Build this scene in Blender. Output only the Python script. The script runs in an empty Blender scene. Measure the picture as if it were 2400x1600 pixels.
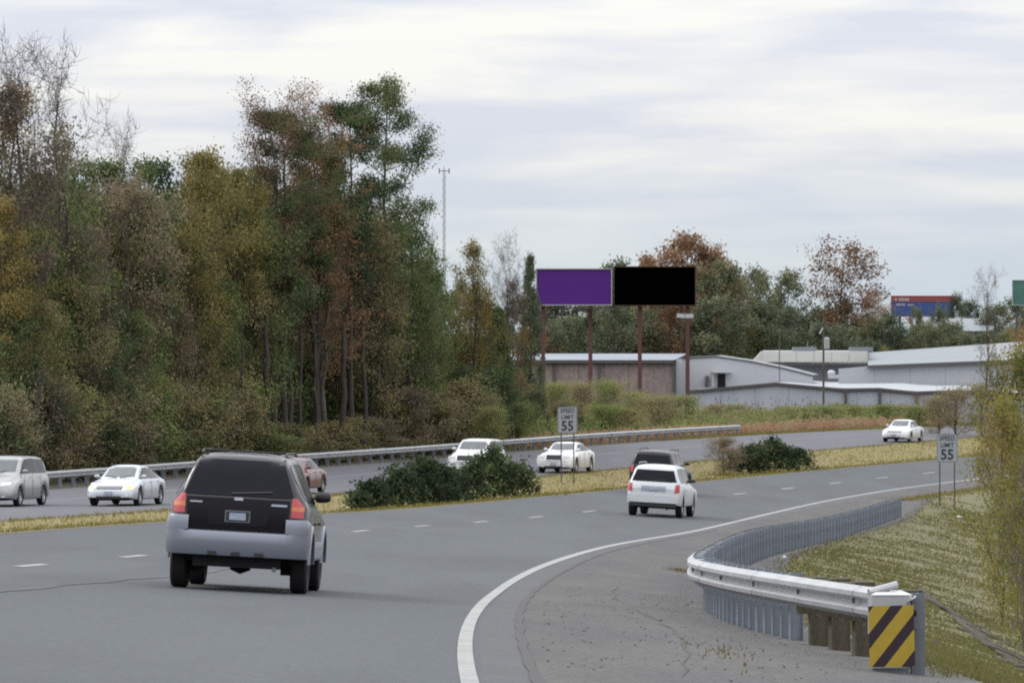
import bpy, math, random
import numpy as np
from mathutils import Vector, Matrix
random.seed(7)
RS = np.random.RandomState(11)
scene = bpy.context.scene
COL = scene.collection
R = math.radians

# ---------------------------------------------------------------- camera, sky, sun, exposure
EYE = 12.0            # camera height in world metres
F = 11000.0           # focal length in pixels of the 2400 px wide photograph
cam = bpy.data.cameras.new('camera')
cam.sensor_width = 36.0
cam.lens = 36.0 * F / 2400.0
cam.clip_start = 1.0
cam.clip_end = 9000.0
camo = bpy.data.objects.new('camera', cam)
COL.objects.link(camo)
camo.location = (0, 0, EYE)
camo.rotation_euler = (R(90), 0, 0)
scene.camera = camo

SUN_EL, SUN_AZ = R(38), R(-62)       # azimuth measured from +Y towards +X
world = bpy.data.worlds.new('World')
scene.world = world
world.use_nodes = True
wn, wl = world.node_tree.nodes, world.node_tree.links
wn.clear()
def N(t, **kw):
    n = wn.new(t)
    for k, v in kw.items():
        setattr(n, k, v)
    return n
def wmath(op, a, b=None, clamp=False):
    n = N('ShaderNodeMath', operation=op); n.use_clamp = clamp
    for i, v in enumerate((a, b)):
        if v is None: continue
        if hasattr(v, 'links'): wl.new(v, n.inputs[i])
        else: n.inputs[i].default_value = v
    return n.outputs[0]
sky = N('ShaderNodeTexSky', sky_type='NISHITA')
sky.sun_disc = False
sky.sun_elevation = SUN_EL
sky.sun_rotation = SUN_AZ
bg1 = N('ShaderNodeBackground'); bg1.inputs[1].default_value = 0.08
wl.new(sky.outputs[0], bg1.inputs[0])
# thin layered stratus: streaks long in azimuth, thin in elevation
tc = N('ShaderNodeTexCoord')
sep = N('ShaderNodeSeparateXYZ'); wl.new(tc.outputs['Generated'], sep.inputs[0])
az = wmath('ARCTAN2', sep.outputs[0], sep.outputs[1])
el = wmath('ARCSINE', sep.outputs[2])
elp = wmath('MAXIMUM', el, 0.0)
comb = N('ShaderNodeCombineXYZ')
wl.new(wmath('MULTIPLY', az, 9.0), comb.inputs[0])
wl.new(wmath('MULTIPLY', wmath('POWER', wmath('ADD', elp, 0.004), 0.8), 62.0), comb.inputs[1])
n1 = N('ShaderNodeTexNoise'); n1.inputs['Scale'].default_value = 1.0
n1.inputs['Detail'].default_value = 5.0; n1.inputs['Roughness'].default_value = 0.52
n1.inputs['Distortion'].default_value = 0.25
wl.new(comb.outputs[0], n1.inputs['Vector'])
streak = N('ShaderNodeMapRange'); streak.inputs['From Min'].default_value = 0.42; streak.inputs['From Max'].default_value = 0.585
comb2 = N('ShaderNodeCombineXYZ')
wl.new(wmath('MULTIPLY', az, 16.0), comb2.inputs[0]); wl.new(wmath('MULTIPLY', elp, 75.0), comb2.inputs[1]); comb2.inputs[2].default_value = 4.2
n2 = N('ShaderNodeTexNoise'); n2.inputs['Scale'].default_value = 1.0; n2.inputs['Detail'].default_value = 6.0; n2.inputs['Distortion'].default_value = 0.6
wl.new(comb2.outputs[0], n2.inputs['Vector'])
wl.new(wmath('ADD', wmath('MULTIPLY', n1.outputs['Fac'], 0.6), wmath('MULTIPLY', n2.outputs['Fac'], 0.4)), streak.inputs['Value'])
# cloud colour: cool lilac-grey hollows to warm white crests
cm = N('ShaderNodeMix', data_type='RGBA')
cm.inputs[6].default_value = (0.725, 0.765, 0.855, 1)
cm.inputs[7].default_value = (0.97, 0.965, 0.925, 1)
wl.new(streak.outputs[0], cm.inputs[0])
hz = N('ShaderNodeMapRange'); hz.inputs['From Min'].default_value = 0.0; hz.inputs['From Max'].default_value = 0.045
wl.new(elp, hz.inputs['Value'])
cm2 = N('ShaderNodeMix', data_type='RGBA')           # pale blue-grey near the horizon
cm2.inputs[6].default_value = (0.645, 0.745, 0.825, 1)
wl.new(hz.outputs[0], cm2.inputs[0]); wl.new(cm.outputs[2], cm2.inputs[7])
# an overcast sky is about twice as bright overhead as at the horizon
lift = wmath('ADD', 0.895, wmath('MULTIPLY', wmath('SINE', elp), 2.2))
bg2 = N('ShaderNodeBackground')
wl.new(cm2.outputs[2], bg2.inputs[0]); wl.new(lift, bg2.inputs[1])
mx = N('ShaderNodeMixShader'); mx.inputs[0].default_value = 0.95
wl.new(bg1.outputs[0], mx.inputs[1]); wl.new(bg2.outputs[0], mx.inputs[2])
wo = N('ShaderNodeOutputWorld'); wl.new(mx.outputs[0], wo.inputs[0])

sund = bpy.data.lights.new('sun', 'SUN')
sund.energy = 1.4; sund.angle = R(14); sund.color = (1.0, 0.95, 0.88)
suno = bpy.data.objects.new('sun', sund); COL.objects.link(suno)
sdir = Vector((math.sin(SUN_AZ) * math.cos(SUN_EL), math.cos(SUN_AZ) * math.cos(SUN_EL), math.sin(SUN_EL)))
suno.rotation_euler = sdir.to_track_quat('Z', 'Y').to_euler()
suno.location = (0, 0, 80)

scene.view_settings.view_transform = 'Standard'
scene.view_settings.look = 'None'
scene.view_settings.exposure = 0.0
scene.view_settings.gamma = 1.0
scene.view_settings.use_curve_mapping = False
scene.cycles.use_denoising = False
scene.cycles.filter_width = 2.1
scene.cycles.max_bounces = 5
scene.cycles.diffuse_bounces = 3
scene.cycles.glossy_bounces = 2
scene.cycles.transmission_bounces = 2
scene.cycles.transparent_max_bounces = 6
scene.cycles.volume_bounces = 0
scene.cycles.caustics_reflective = False
scene.cycles.caustics_refractive = False

# ---------------------------------------------------------------- object helpers
def tag(o, label=None, cat=None, group=None, kind=None):
    if label: o['label'] = label
    if cat: o['category'] = cat
    if group: o['group'] = group
    if kind: o['kind'] = kind
    return o
def empty(name, loc=(0, 0, 0), label=None, cat=None, group=None):
    o = bpy.data.objects.new(name, None); COL.objects.link(o)
    o.location = loc; o.empty_display_size = 0.3
    return tag(o, label, cat, group)
def copy_tree(o, parent=None):
    c = o.copy(); COL.objects.link(c)
    if parent: c.parent = parent
    for ch in o.children:
        copy_tree(ch, c)
    return c
def mesh_obj(name, me, parent=None):
    o = bpy.data.objects.new(name, me); COL.objects.link(o)
    if parent: o.parent = parent
    return o
class MB:
    def __init__(s): s.v = []; s.f = []
    def quad(s, a, b, c, d):
        n = len(s.v); s.v += [tuple(a), tuple(b), tuple(c), tuple(d)]; s.f.append((n, n+1, n+2, n+3))
    def box(s, c, size, M=None):
        n = len(s.v)
        for dx in (-.5, .5):
            for dy in (-.5, .5):
                for dz in (-.5, .5):
                    p = Vector((dx*size[0], dy*size[1], dz*size[2]))
                    if M is not None: p = M @ p
                    s.v.append((c[0]+p.x, c[1]+p.y, c[2]+p.z))
        for f in ((0,1,3,2),(4,6,7,5),(0,4,5,1),(2,3,7,6),(0,2,6,4),(1,5,7,3)):
            s.f.append(tuple(n+i for i in f))
    def grid(s, P, close_u=False, close_v=False):
        nu, nv = len(P), len(P[0]); n = len(s.v)
        for row in P: s.v += [tuple(map(float, p)) for p in row]
        for i in range(nu if close_u else nu-1):
            for j in range(nv if close_v else nv-1):
                a = n+i*nv+j; b = n+((i+1) % nu)*nv+j
                c = n+((i+1) % nu)*nv+(j+1) % nv; d = n+i*nv+(j+1) % nv
                s.f.append((a, b, c, d))
    def tube(s, p0, p1, r0, r1=None, k=6, caps=True):
        r1 = r0 if r1 is None else r1
        p0, p1 = Vector(p0), Vector(p1); d = (p1-p0)
        if d.length < 1e-6: return
        d.normalize(); a = d.orthogonal().normalized(); b = d.cross(a)
        n = len(s.v)
        for p, r in ((p0, r0), (p1, r1)):
            for i in range(k):
                t = 2*math.pi*i/k; q = p + a*(r*math.cos(t)) + b*(r*math.sin(t)); s.v.append(tuple(q))
        for i in range(k):
            j = (i+1) % k; s.f.append((n+i, n+j, n+k+j, n+k+i))
        if caps:
            s.f.append(tuple(n+i for i in range(k))[::-1]); s.f.append(tuple(n+k+i for i in range(k)))
    def path(s, pts, r, k=6):
        for a, b in zip(pts[:-1], pts[1:]): s.tube(a, b, r, r, k)
    def lathe(s, prof, c=(0,0,0), n=24, axis='x'):
        rows = []
        for i in range(n):
            t = 2*math.pi*i/n; row = []
            for (a, r) in prof:
                if axis == 'x': row.append((c[0]+a, c[1]+r*math.cos(t), c[2]+r*math.sin(t)))
                else: row.append((c[0]+r*math.cos(t), c[1]+r*math.sin(t), c[2]+a))
            rows.append(row)
        s.grid(rows, close_u=True)
    def prism(s, poly, vec):
        n = len(s.v); k = len(poly); vec = Vector(vec)
        s.v += [tuple(p) for p in poly]; s.v += [tuple(Vector(p)+vec) for p in poly]
        s.f.append(tuple(range(n, n+k))); s.f.append(tuple(range(n+2*k-1, n+k-1, -1)))
        for i in range(k):
            j = (i+1) % k; s.f.append((n+i, n+k+i, n+k+j, n+j))
    def mesh(s, name, mat=None, smooth=False, sharp=35):
        me = bpy.data.meshes.new(name); me.from_pydata(s.v, [], s.f)
        if mat: me.materials.append(mat)
        if smooth:
            me.polygons.foreach_set('use_smooth', [True]*len(me.polygons))
            me.set_sharp_from_angle(angle=R(sharp))
        me.update(); return me
    def build(s, name, mat, parent=None, smooth=False, sharp=35):
        return mesh_obj(name, s.mesh(name, mat, smooth, sharp), parent)
def fast_mesh(name, V, Fq, mat, smooth=False):
    """V (n,3) array, Fq (m,k) index array"""
    me = bpy.data.meshes.new(name); m, k = Fq.shape
    me.vertices.add(len(V)); me.vertices.foreach_set('co', np.asarray(V, np.float32).ravel())
    me.loops.add(m*k); me.loops.foreach_set('vertex_index', Fq.astype(np.int32).ravel())
    me.polygons.add(m); me.polygons.foreach_set('loop_start', (np.arange(m)*k).astype(np.int32))
    if smooth: me.polygons.foreach_set('use_smooth', np.ones(m, bool))
    me.update(calc_edges=True); me.materials.append(mat)
    return me

# ---------------------------------------------------------------- materials
KEEP = {'asphalt','asphalt_worn_track','asphalt_dark','asphalt_far','shoulder_chip_seal','road_paint_white','road_paint_worn','road_paint_yellow','grass_ground','median_ground','bark','bark_grey'}
def mat(name, col, rough=0.8, metal=0.0, var=0.0, vscale=3.0, bump=0.0, bscale=20.0, spec=None, coat=0.0,
        col2=None, detail=4.0, emis=None, stretch=None, col3=None, scale3=0.3, fine=0.0, fscale=60):
    k_ = 1.0 if metal > .5 or emis or name in KEEP else .8
    col = tuple(c*k_ for c in col); col2 = col2 and tuple(c*k_ for c in col2); col3 = col3 and tuple(c*k_ for c in col3)
    m = bpy.data.materials.new(name); m.use_nodes = True
    nt = m.node_tree; n, l = nt.nodes, nt.links
    p = n['Principled BSDF']
    p.inputs['Base Color'].default_value = (*col, 1); p.inputs['Roughness'].default_value = rough
    p.inputs['Metallic'].default_value = metal
    if spec is not None: p.inputs['Specular IOR Level'].default_value = spec
    p.inputs['Coat Weight'].default_value = coat; p.inputs['Coat Roughness'].default_value = 0.08
    tcn = n.new('ShaderNodeTexCoord'); vec = tcn.outputs['Object']
    if stretch:
        mp = n.new('ShaderNodeMapping'); mp.inputs['Scale'].default_value = stretch
        l.new(vec, mp.inputs[0]); vec = mp.outputs[0]
    cur = None
    if col2 is not None or var:
        nz = n.new('ShaderNodeTexNoise'); nz.inputs['Scale'].default_value = vscale; nz.inputs['Detail'].default_value = detail
        l.new(vec, nz.inputs['Vector'])
        mr = n.new('ShaderNodeMapRange'); mr.inputs[1].default_value = .34; mr.inputs[2].default_value = .66
        l.new(nz.outputs['Fac'], mr.inputs[0])
        mi = n.new('ShaderNodeMix'); mi.data_type = 'RGBA'
        c2 = col2 if col2 is not None else tuple(c*(1-var) for c in col)
        mi.inputs[6].default_value = (*col, 1); mi.inputs[7].default_value = (*c2, 1)
        l.new(mr.outputs[0], mi.inputs[0]); cur = mi.outputs[2]
    if col3 is not None:
        nz = n.new('ShaderNodeTexNoise'); nz.inputs['Scale'].default_value = scale3; nz.inputs['Detail'].default_value = 3
        l.new(vec, nz.inputs['Vector'])
        mr = n.new('ShaderNodeMapRange'); mr.inputs[1].default_value = .45; mr.inputs[2].default_value = .68
        l.new(nz.outputs['Fac'], mr.inputs[0])
        mi = n.new('ShaderNodeMix'); mi.data_type = 'RGBA'; l.new(mr.outputs[0], mi.inputs[0])
        if cur: l.new(cur, mi.inputs[6])
        else: mi.inputs[6].default_value = (*col, 1)
        mi.inputs[7].default_value = (*col3, 1); cur = mi.outputs[2]
    if fine:
        nz = n.new('ShaderNodeTexNoise'); nz.inputs['Scale'].default_value = fscale; nz.inputs['Detail'].default_value = 2
        l.new(tcn.outputs['Object'], nz.inputs['Vector'])
        mr = n.new('ShaderNodeMapRange'); mr.inputs[1].default_value = .3; mr.inputs[2].default_value = .7
        mr.inputs[3].default_value = 1-fine; mr.inputs[4].default_value = 1+fine
        l.new(nz.outputs['Fac'], mr.inputs[0])
        vm = n.new('ShaderNodeVectorMath'); vm.operation = 'SCALE'
        if cur: l.new(cur, vm.inputs[0])
        else: vm.inputs[0].default_value = col
        l.new(mr.outputs[0], vm.inputs['Scale']); cur = vm.outputs[0]
    if cur: l.new(cur, p.inputs['Base Color'])
    if bump:
        nb = n.new('ShaderNodeTexNoise'); nb.inputs['Scale'].default_value = bscale; nb.inputs['Detail'].default_value = 4
        l.new(vec, nb.inputs['Vector'])
        bp = n.new('ShaderNodeBump'); bp.inputs['Strength'].default_value = bump; bp.inputs['Distance'].default_value = 0.05
        l.new(nb.outputs['Fac'], bp.inputs['Height']); l.new(bp.outputs[0], p.inputs['Normal'])
    if emis:
        p.inputs['Emission Color'].default_value = (*emis[0], 1); p.inputs['Emission Strength'].default_value = emis[1]
    return m
LEAFK = {'leaf_pine': 1.3, 'leaf_juniper': 1.35, 'leaf_distant': 1.6, 'leaf_weed': 1.15, 'leaf_redgrass': .95, 'leaf_lime': 1.05, 'leaf_rust': 1.1, 'leaf_gold': 1.0, 'leaf_olive': 1.35, 'leaf_orange': 1.2}
def leaf_mat(name, cols, transl=0.35, patch=0.5, pscale=0.5):
    kf = 1.0 if name.startswith('blade') else LEAFK.get(name, 1.72); cols = [(c[0]*kf, c[1]*kf, c[2]*kf*(1.0 if name.startswith('blade') else 1.12)) for c in cols]
    """per-leaf random colour out of cols, shifted by soft clumps"""
    m = bpy.data.materials.new(name); m.use_nodes = True
    n, l = m.node_tree.nodes, m.node_tree.links; n.clear()
    g = n.new('ShaderNodeNewGeometry'); oi = n.new('ShaderNodeObjectInfo')
    tcn = n.new('ShaderNodeTexCoord')
    nz = n.new('ShaderNodeTexNoise'); nz.inputs['Scale'].default_value = pscale; nz.inputs['Detail'].default_value = 3
    l.new(tcn.outputs['Object'], nz.inputs['Vector'])
    a = n.new('ShaderNodeMath'); a.operation = 'MULTIPLY_ADD'; l.new(nz.outputs['Fac'], a.inputs[0])
    a.inputs[1].default_value = 2.6; a.inputs[2].default_value = -0.8
    b = n.new('ShaderNodeMix'); b.inputs[0].default_value = 0.5 if name.startswith('blade') else 0.7; l.new(g.outputs['Random Per Island'], b.inputs[2]); l.new(a.outputs[0], b.inputs[3])
    c = n.new('ShaderNodeMath'); c.operation = 'MULTIPLY_ADD'; l.new(oi.outputs['Random'], c.inputs[0])
    c.inputs[1].default_value = patch; c.inputs[2].default_value = -patch/2
    d = n.new('ShaderNodeMath'); d.operation = 'ADD'; l.new(b.outputs[0], d.inputs[0]); l.new(c.outputs[0], d.inputs[1])
    cr = n.new('ShaderNodeValToRGB'); el_ = cr.color_ramp.elements
    k = len(cols)
    el_[0].position = 0.15; el_[0].color = (*cols[0], 1)
    el_[1].position = 0.85; el_[1].color = (*cols[-1], 1)
    for i in range(1, k-1):
        e = el_.new(0.15+0.7*i/(k-1)); e.color = (*cols[i], 1)
    l.new(d.outputs[0], cr.inputs[0])
    df = n.new('ShaderNodeBsdfDiffuse'); tr = n.new('ShaderNodeBsdfTranslucent')
    l.new(cr.outputs[0], df.inputs[0]); l.new(cr.outputs[0], tr.inputs[0])
    mi = n.new('ShaderNodeMixShader'); mi.inputs[0].default_value = transl
    l.new(df.outputs[0], mi.inputs[1]); l.new(tr.outputs[0], mi.inputs[2])
    o = n.new('ShaderNodeOutputMaterial'); l.new(mi.outputs[0], o.inputs[0])
    return m
M = {}
M['asphalt'] = mat('asphalt', (.058,.065,.073), .85, col2=(.069,.076,.084), vscale=.22, stretch=(1,.14,1), bump=.25, bscale=50, fine=.16, fscale=14, spec=.35, col3=(.053,.059,.067), scale3=.5)
M['asphalt_dark'] = mat('asphalt_dark', (.060,.063,.068), .85, col2=(.069,.072,.077), vscale=.6, bump=.3, bscale=50, fine=.16, fscale=16)
M['asphalt_far'] = mat('asphalt_far', (.072,.072,.086), .88, col2=(.082,.082,.097), vscale=.2, stretch=(1,.14,1), fine=.15, fscale=10)
M['shoulder'] = mat('shoulder_chip_seal', (.072,.069,.070), .95, col2=(.060,.058,.061), vscale=.9, stretch=(1,.25,1), bump=.6, bscale=40, fine=.38, fscale=15, col3=(.082,.077,.073), scale3=.8, detail=8)
M['paint_white'] = mat('road_paint_white', (.27,.275,.265), .7, col2=(.22,.225,.22), vscale=1.5, fine=.15, fscale=20)
M['paint_worn'] = mat('road_paint_worn', (.27,.27,.275), .8, col2=(.18,.18,.19), vscale=2.5, fine=.25, fscale=12)
M['paint_yellow'] = mat('road_paint_yellow', (.19,.13,.035), .8, col2=(.11,.10,.05), vscale=.8)
M['track'] = mat('asphalt_worn_track', (.047,.052,.059), .8, col2=(.055,.062,.070), vscale=.3, stretch=(1,.1,1), fine=.16, fscale=14, bump=.2, bscale=50)
M['tar'] = mat('tar_seam', (.035,.032,.035), .7)
M['grass_ground'] = mat('grass_ground', (.115,.102,.044), .95, col2=(.10,.105,.038), vscale=.35, detail=8, col3=(.118,.096,.055), scale3=.9, fine=.3, fscale=6, bump=.5, bscale=6)
M['median_ground'] = mat('median_ground', (.165,.132,.036), .95, col2=(.125,.115,.028), vscale=.3, detail=8, col3=(.155,.11,.045), scale3=.7, fine=.25, fscale=6)
M['soil'] = mat('woodland_soil', (.06,.05,.032), .95, col2=(.085,.07,.04), vscale=.3, detail=6)
M['galv'] = mat('galvanised_steel', (.50,.51,.53), .42, metal=.35, col2=(.40,.41,.43), vscale=1.4, stretch=(1,1,3), spec=.5)
M['galv_dull'] = mat('galvanised_dull', (.2,.22,.25), .62, metal=.3, col2=(.14,.155,.18), vscale=2.5)
M['galv_post'] = mat('galvanised_post', (.29,.32,.375), .65, metal=.15, col2=(.20,.225,.265), vscale=3)
M['timber'] = mat('weathered_timber', (.125,.105,.07), .9, col2=(.075,.065,.045), vscale=6, stretch=(4,4,.5), bump=.5, bscale=30)
M['timber_end'] = mat('timber_end', (.33,.31,.25), .9, col2=(.22,.2,.16), vscale=6)
M['bark'] = mat('bark', (.06,.048,.038), .95, col2=(.03,.026,.022), vscale=3, stretch=(2,2,.4), bump=.5, bscale=8)
M['bark_grey'] = mat('bark_grey', (.11,.095,.085), .95, col2=(.06,.052,.046), vscale=3, stretch=(2,2,.4))
M['tyre'] = mat('tyre_rubber', (.012,.011,.013), .8)
M['rim'] = mat('alloy_rim', (.42,.43,.45), .35, metal=.8)
M['glass_dark'] = mat('tinted_glass', (.008,.008,.015), .10, spec=.12)
M['glass_mid'] = mat('windscreen_glass', (.05,.065,.075), .06, spec=.8)
M['chrome'] = mat('chrome', (.6,.61,.63), .18, metal=1)
M['black_plastic'] = mat('black_plastic', (.018,.017,.02), .6)
M['under'] = mat('underbody', (.008,.007,.009), .9)
M['red_lens'] = mat('red_lens', (.42,.008,.018), .25, coat=.5)
M['amber_lens'] = mat('amber_lens', (.55,.12,.008), .25, coat=.5)
M['clear_lens'] = mat('clear_lens', (.62,.64,.66), .12, coat=.8)
M['amber_lit'] = mat('amber_lit', (.9,.45,.05), .3, emis=((1,.42,.06), 2.6))
M['white_lit'] = mat('headlight_lit', (.9,.8,.6), .3, emis=((1,.82,.5), 2.2))
M['plate'] = mat('number_plate', (.42,.46,.58), .5, col2=(.3,.34,.46), vscale=14, stretch=(1,1,3))
M['badge'] = mat('badge_silver', (.22,.23,.27), .35, metal=.6)
def paint(name, c, metal=0.0, rough=.28): return mat(name, c, rough, metal, coat=.35)
M['p_black'] = mat('paint_near_black', (.010,.009,.013), .16, spec=.5)
M['p_silver'] = paint('cladding_silver', (.22,.235,.285), .45, .38)
M['p_white'] = paint('paint_white', (.66,.68,.71))
M['p_white2'] = paint('paint_bright_white', (.74,.74,.73))
M['p_silverwhite'] = paint('paint_silver_white', (.55,.58,.63), .15)
M['p_maroon'] = paint('paint_faded_red', (.15,.042,.04), .2)
M['p_beige'] = paint('paint_pale_pewter', (.33,.34,.335), .3)
M['p_darkgrey'] = mat('paint_dark_grey', (.016,.014,.02), .25, spec=.3)

# ---------------------------------------------------------------- the lie of the land
PXc = [1.326e-07, 6.526e-04, -5.764e-02, -6.012]        # plan of the lane line
def tab(xs, zs):
    X = np.array(xs, float); Z = np.array(zs, float); m = np.gradient(Z, X)
    def f(x):
        x = np.clip(np.asarray(x, float), X[0], X[-1])
        i = np.clip(np.searchsorted(X, x)-1, 0, len(X)-2); h = X[i+1]-X[i]; t = (x-X[i])/h
        return ((2*t**3-3*t**2+1)*Z[i]+(t**3-2*t**2+t)*h*m[i]+(-2*t**3+3*t**2)*Z[i+1]+(t**3-t**2)*h*m[i+1])
    return f
drop_c = tab([-60,0,30,58,67,79,115,151,200,247,305,400,900], [.4,1.0,1.86,2.86,3.2,3.62,4.65,5.66,6.5,6.95,7.25,7.45,7.5])
drop_in = tab([-60,0,60,100,137,157,187,221,250,281,315,400,900], [.4,1.1,3.0,4.2,5.25,5.68,6.06,6.38,6.48,6.5,6.45,6.5,6.6])
drop_out = tab([-60,0,60,120,160,197,220,243,288,311,330,365,900], [.4,1.1,3.0,4.8,5.78,6.15,6.25,6.33,6.27,6.28,6.34,6.5,6.6])
u_edge = tab([-40,28,64,90,113,140,175,205,224,240,500], [6.9,6.9,6.72,6.36,6.2,5.95,4.95,3.9,3.5,3.5,3.5])
u_joint = tab([-40,28,45,64,84,104,140,175,224,500], [7.4,7.38,7.36,7.22,6.98,6.72,6.35,5.4,4.0,4.0])
BANK = .055
U_NEAR, U_IN, U_OUT = -4.6, -12.8, -26.4
RAILXY = np.array([(3.62,42.0),(3.42,45.6),(3.02,50.5),(2.62,56.5),(2.50,62),(2.62,68),(3.2,80),(4.35,97),(5.85,114),(8.0,133),(10.6,153),(13.3,172),(14.9,182.5)])
def pathf(D):
    return np.polyval(PXc, D), np.polyval(np.polyder(PXc), D)
def plan(D, u):
    x, s = pathf(D); n = np.hypot(1, s); return x+u/n, D-u*s/n
def inv(X, Y):
    X = np.asarray(X, float); Y = np.asarray(Y, float); D = Y*1.0
    for _ in range(10):
        x, s = pathf(D); n = np.hypot(1, s)
        u = ((X-x)-(Y-D)*s)/n; D = D+((X-x)*s+(Y-D))/n**2
    return D, u
_rd, _ru = inv(RAILXY[:,0], RAILXY[:,1])
u_rail = tab(np.concatenate([[-40], _rd, [260, 500]]), np.concatenate([[_ru[0]+.6], _ru, [8.4, 8.4]]))
u_grass = tab([-40,40,150,185,200,215,240,500], [11.6,11.4,10.1,9.3,8.0,6.6,6.2,6.2])
def drop(D, u):
    D = np.asarray(D, float); u = np.asarray(u, float); D, u = np.broadcast_arrays(D, u)
    dc = drop_c(D)
    r = dc + BANK*u + .03*np.clip(u-7.2, 0, 8)
    ug = u_grass(D)
    g = np.clip(u-ug, 0, 14)
    r = r + .16*g + .012*g*g/2
    r = np.where(u > ug+14, np.minimum(r, dc+BANK*(ug+14)+3.6+.0*u), r)
    dA = dc+BANK*U_NEAR
    di = drop_in(D); do = drop_out(D)
    t = np.clip((U_NEAR-u)/(U_NEAR-U_IN), 0, 1)
    med = dA+(di-dA)*t+.28*np.sin(np.pi*t)**1.0
    opp = di+(do-di)*np.clip((U_IN-u)/(U_IN-U_OUT), 0, 1)
    wood = do+.12*np.clip((U_OUT-u)/3, 0, 1)
    out = np.where(u >= U_NEAR, r, np.where(u >= U_IN, med, np.where(u >= U_OUT, opp, wood)))
    far = np.clip((D-345-.25*np.clip(-u-26, 0, 60))/45, 0, 1)          # ground drops away behind the weeds
    far = np.where(u < -29, far, far*np.clip((-27-u)/2, 0, 1))
    out = out+(10.3-out)*far*far*(3-2*far)
    return out
def ground(X, Y, dz=0.0):
    D, u = inv(X, Y); return EYE-float(drop(D, u))+dz
def at(px, Y):                        # world X of a photo column at distance Y
    return (px-1200.0)*Y/F
def hz_(py, Y):                       # world Z of a photo row at distance Y
    return EYE-(py-800.0)*Y/F
Ds = np.concatenate([np.arange(-24, 40, 4), np.arange(40, 130, 1.5), np.arange(130, 380, 2.5), np.arange(380, 470, 6)])
def strip(name, ulist, material, kind='structure', dz=0.0, parent=None, D=None, rough=0.0, seed=3):
    """ulist: functions or numbers giving the offsets across the strip"""
    D = Ds if D is None else D
    cols = [np.broadcast_to(np.asarray(u(D) if callable(u) else u, float), D.shape) for u in ulist]
    V = []
    rs = np.random.RandomState(seed)
    for k, u in enumerate(cols):
        x, y = plan(D, u); z = EYE-drop(D, u)+dz
        if rough and 0 < k < len(cols)-1: z = z+rs.uniform(-rough, rough, len(z))
        V.append(np.stack([x, y, z], 1))
    V = np.stack(V, 1); nD, nu = V.shape[:2]
    idx = np.arange(nD*nu).reshape(nD, nu)
    Fq = np.stack([idx[:-1,:-1], idx[:-1,1:], idx[1:,1:], idx[1:,:-1]], -1).reshape(-1, 4)
    o = mesh_obj(name, fast_mesh(name, V.reshape(-1, 3), Fq, material, smooth=True), parent)
    if kind: o['kind'] = kind
    return o
def lin(a, b, n):
    fa = a if callable(a) else (lambda D, a=a: a+0*D); fb = b if callable(b) else (lambda D, b=b: b+0*D)
    return [(lambda D, t=i/(n-1): fa(D)*(1-t)+fb(D)*t) for i in range(n)]

# far country, one sheet to the horizon
g = MB(); S = 1500; zb = EYE-10.32
P = []
for i in range(29):
    P.append([(-S+2*S*j/28, -120+(S+320)*(i/28)**2, zb) for j in range(29)])
g.grid(P)
o = g.build('ground', M['soil']); tag(o, kind='structure')
road = strip('road', lin(U_NEAR, lambda D: u_edge(D)+.12, 9), M['asphalt'])
strip('edge_strip', [lambda D: u_edge(D)+.12, u_joint], M['asphalt_dark'])
u_sh = lambda D: np.where(D > 215, np.minimum(u_grass(D), 6.2), u_grass(D))
shoulder = strip('shoulder', lin(u_joint, u_grass, 7), M['shoulder'], rough=.006)
median = strip('median', lin(U_NEAR, U_IN, 10), M['median_ground'], rough=.03)
far_road = strip('opposite_road', lin(U_OUT, U_IN, 6), M['asphalt_far'])
bank = strip('grass_bank', [(lambda D, k=k: u_grass(D)+k) for k in (0,.5,1.1,1.8,2.6,3.5,4.5,5.6,7,8.5,10,12,14,17,22,30,60,110)], M['grass_ground'], rough=.035)
wood_floor = strip('woodland_ground', [-150,-110,-80,-60,-50,-42,-36,-33,-31,-29,-28,-27.2,U_OUT], M['soil'])
# the painted lines and the tar joints lie on the road as thin sheets
def line(name, u0, u1, D0, D1, material, parent, dz=.006, step=1.5):
    Dl = np.arange(D0, D1+.01, step) if D1-D0 > step*2 else np.linspace(D0, D1, 4)
    o = strip(name, [u0, u1], material, kind=None, dz=dz, parent=parent, D=Dl)
    return o
line('edge_line', lambda D: u_edge(D)-.06-.04*np.clip((D-50)/50,0,1), lambda D: u_edge(D)+.065+.02*np.clip((D-50)/50,0,1), -20, 460, M['paint_white'], road)
line('median_line', -4.42, -4.30, -20, 460, M['paint_yellow'], road)
line('tar_joint', lambda D: u_joint(D)-.05+.012*np.sin(D*1.7), lambda D: u_joint(D)+.03+.015*np.sin(D*2.9+1), -20, 150, M['tar'], shoulder)
for k in range(31):
    D0 = 31.0+k*12.1
    if D0 > 400: break
    line('lane_dash', -.09, .09, D0-1.5, D0+1.5, M['paint_worn'] if k % 3 else M['paint_white'], road)
# faint joint where the ramp pavement meets the through lane
line('pavement_joint', lambda D: 1.95+.25*np.sin(D*.11)+.05*np.sin(D*1.3), lambda D: 2.06+.25*np.sin(D*.11)+.06*np.sin(D*1.1+.4), 25, 95, M['track'], road)
for k in range(22):
    D0 = 104.0+k*12.2
    line('far_lane_dash', -17.50, -17.36, D0-1.5, D0+1.5, M['paint_worn'], far_road)
line('far_edge_line', -13.65, -13.5, 60, 420, M['paint_yellow'], far_road)
line('far_shoulder_line', -21.3, -21.15, 60, 420, M['paint_worn'], far_road)
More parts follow.
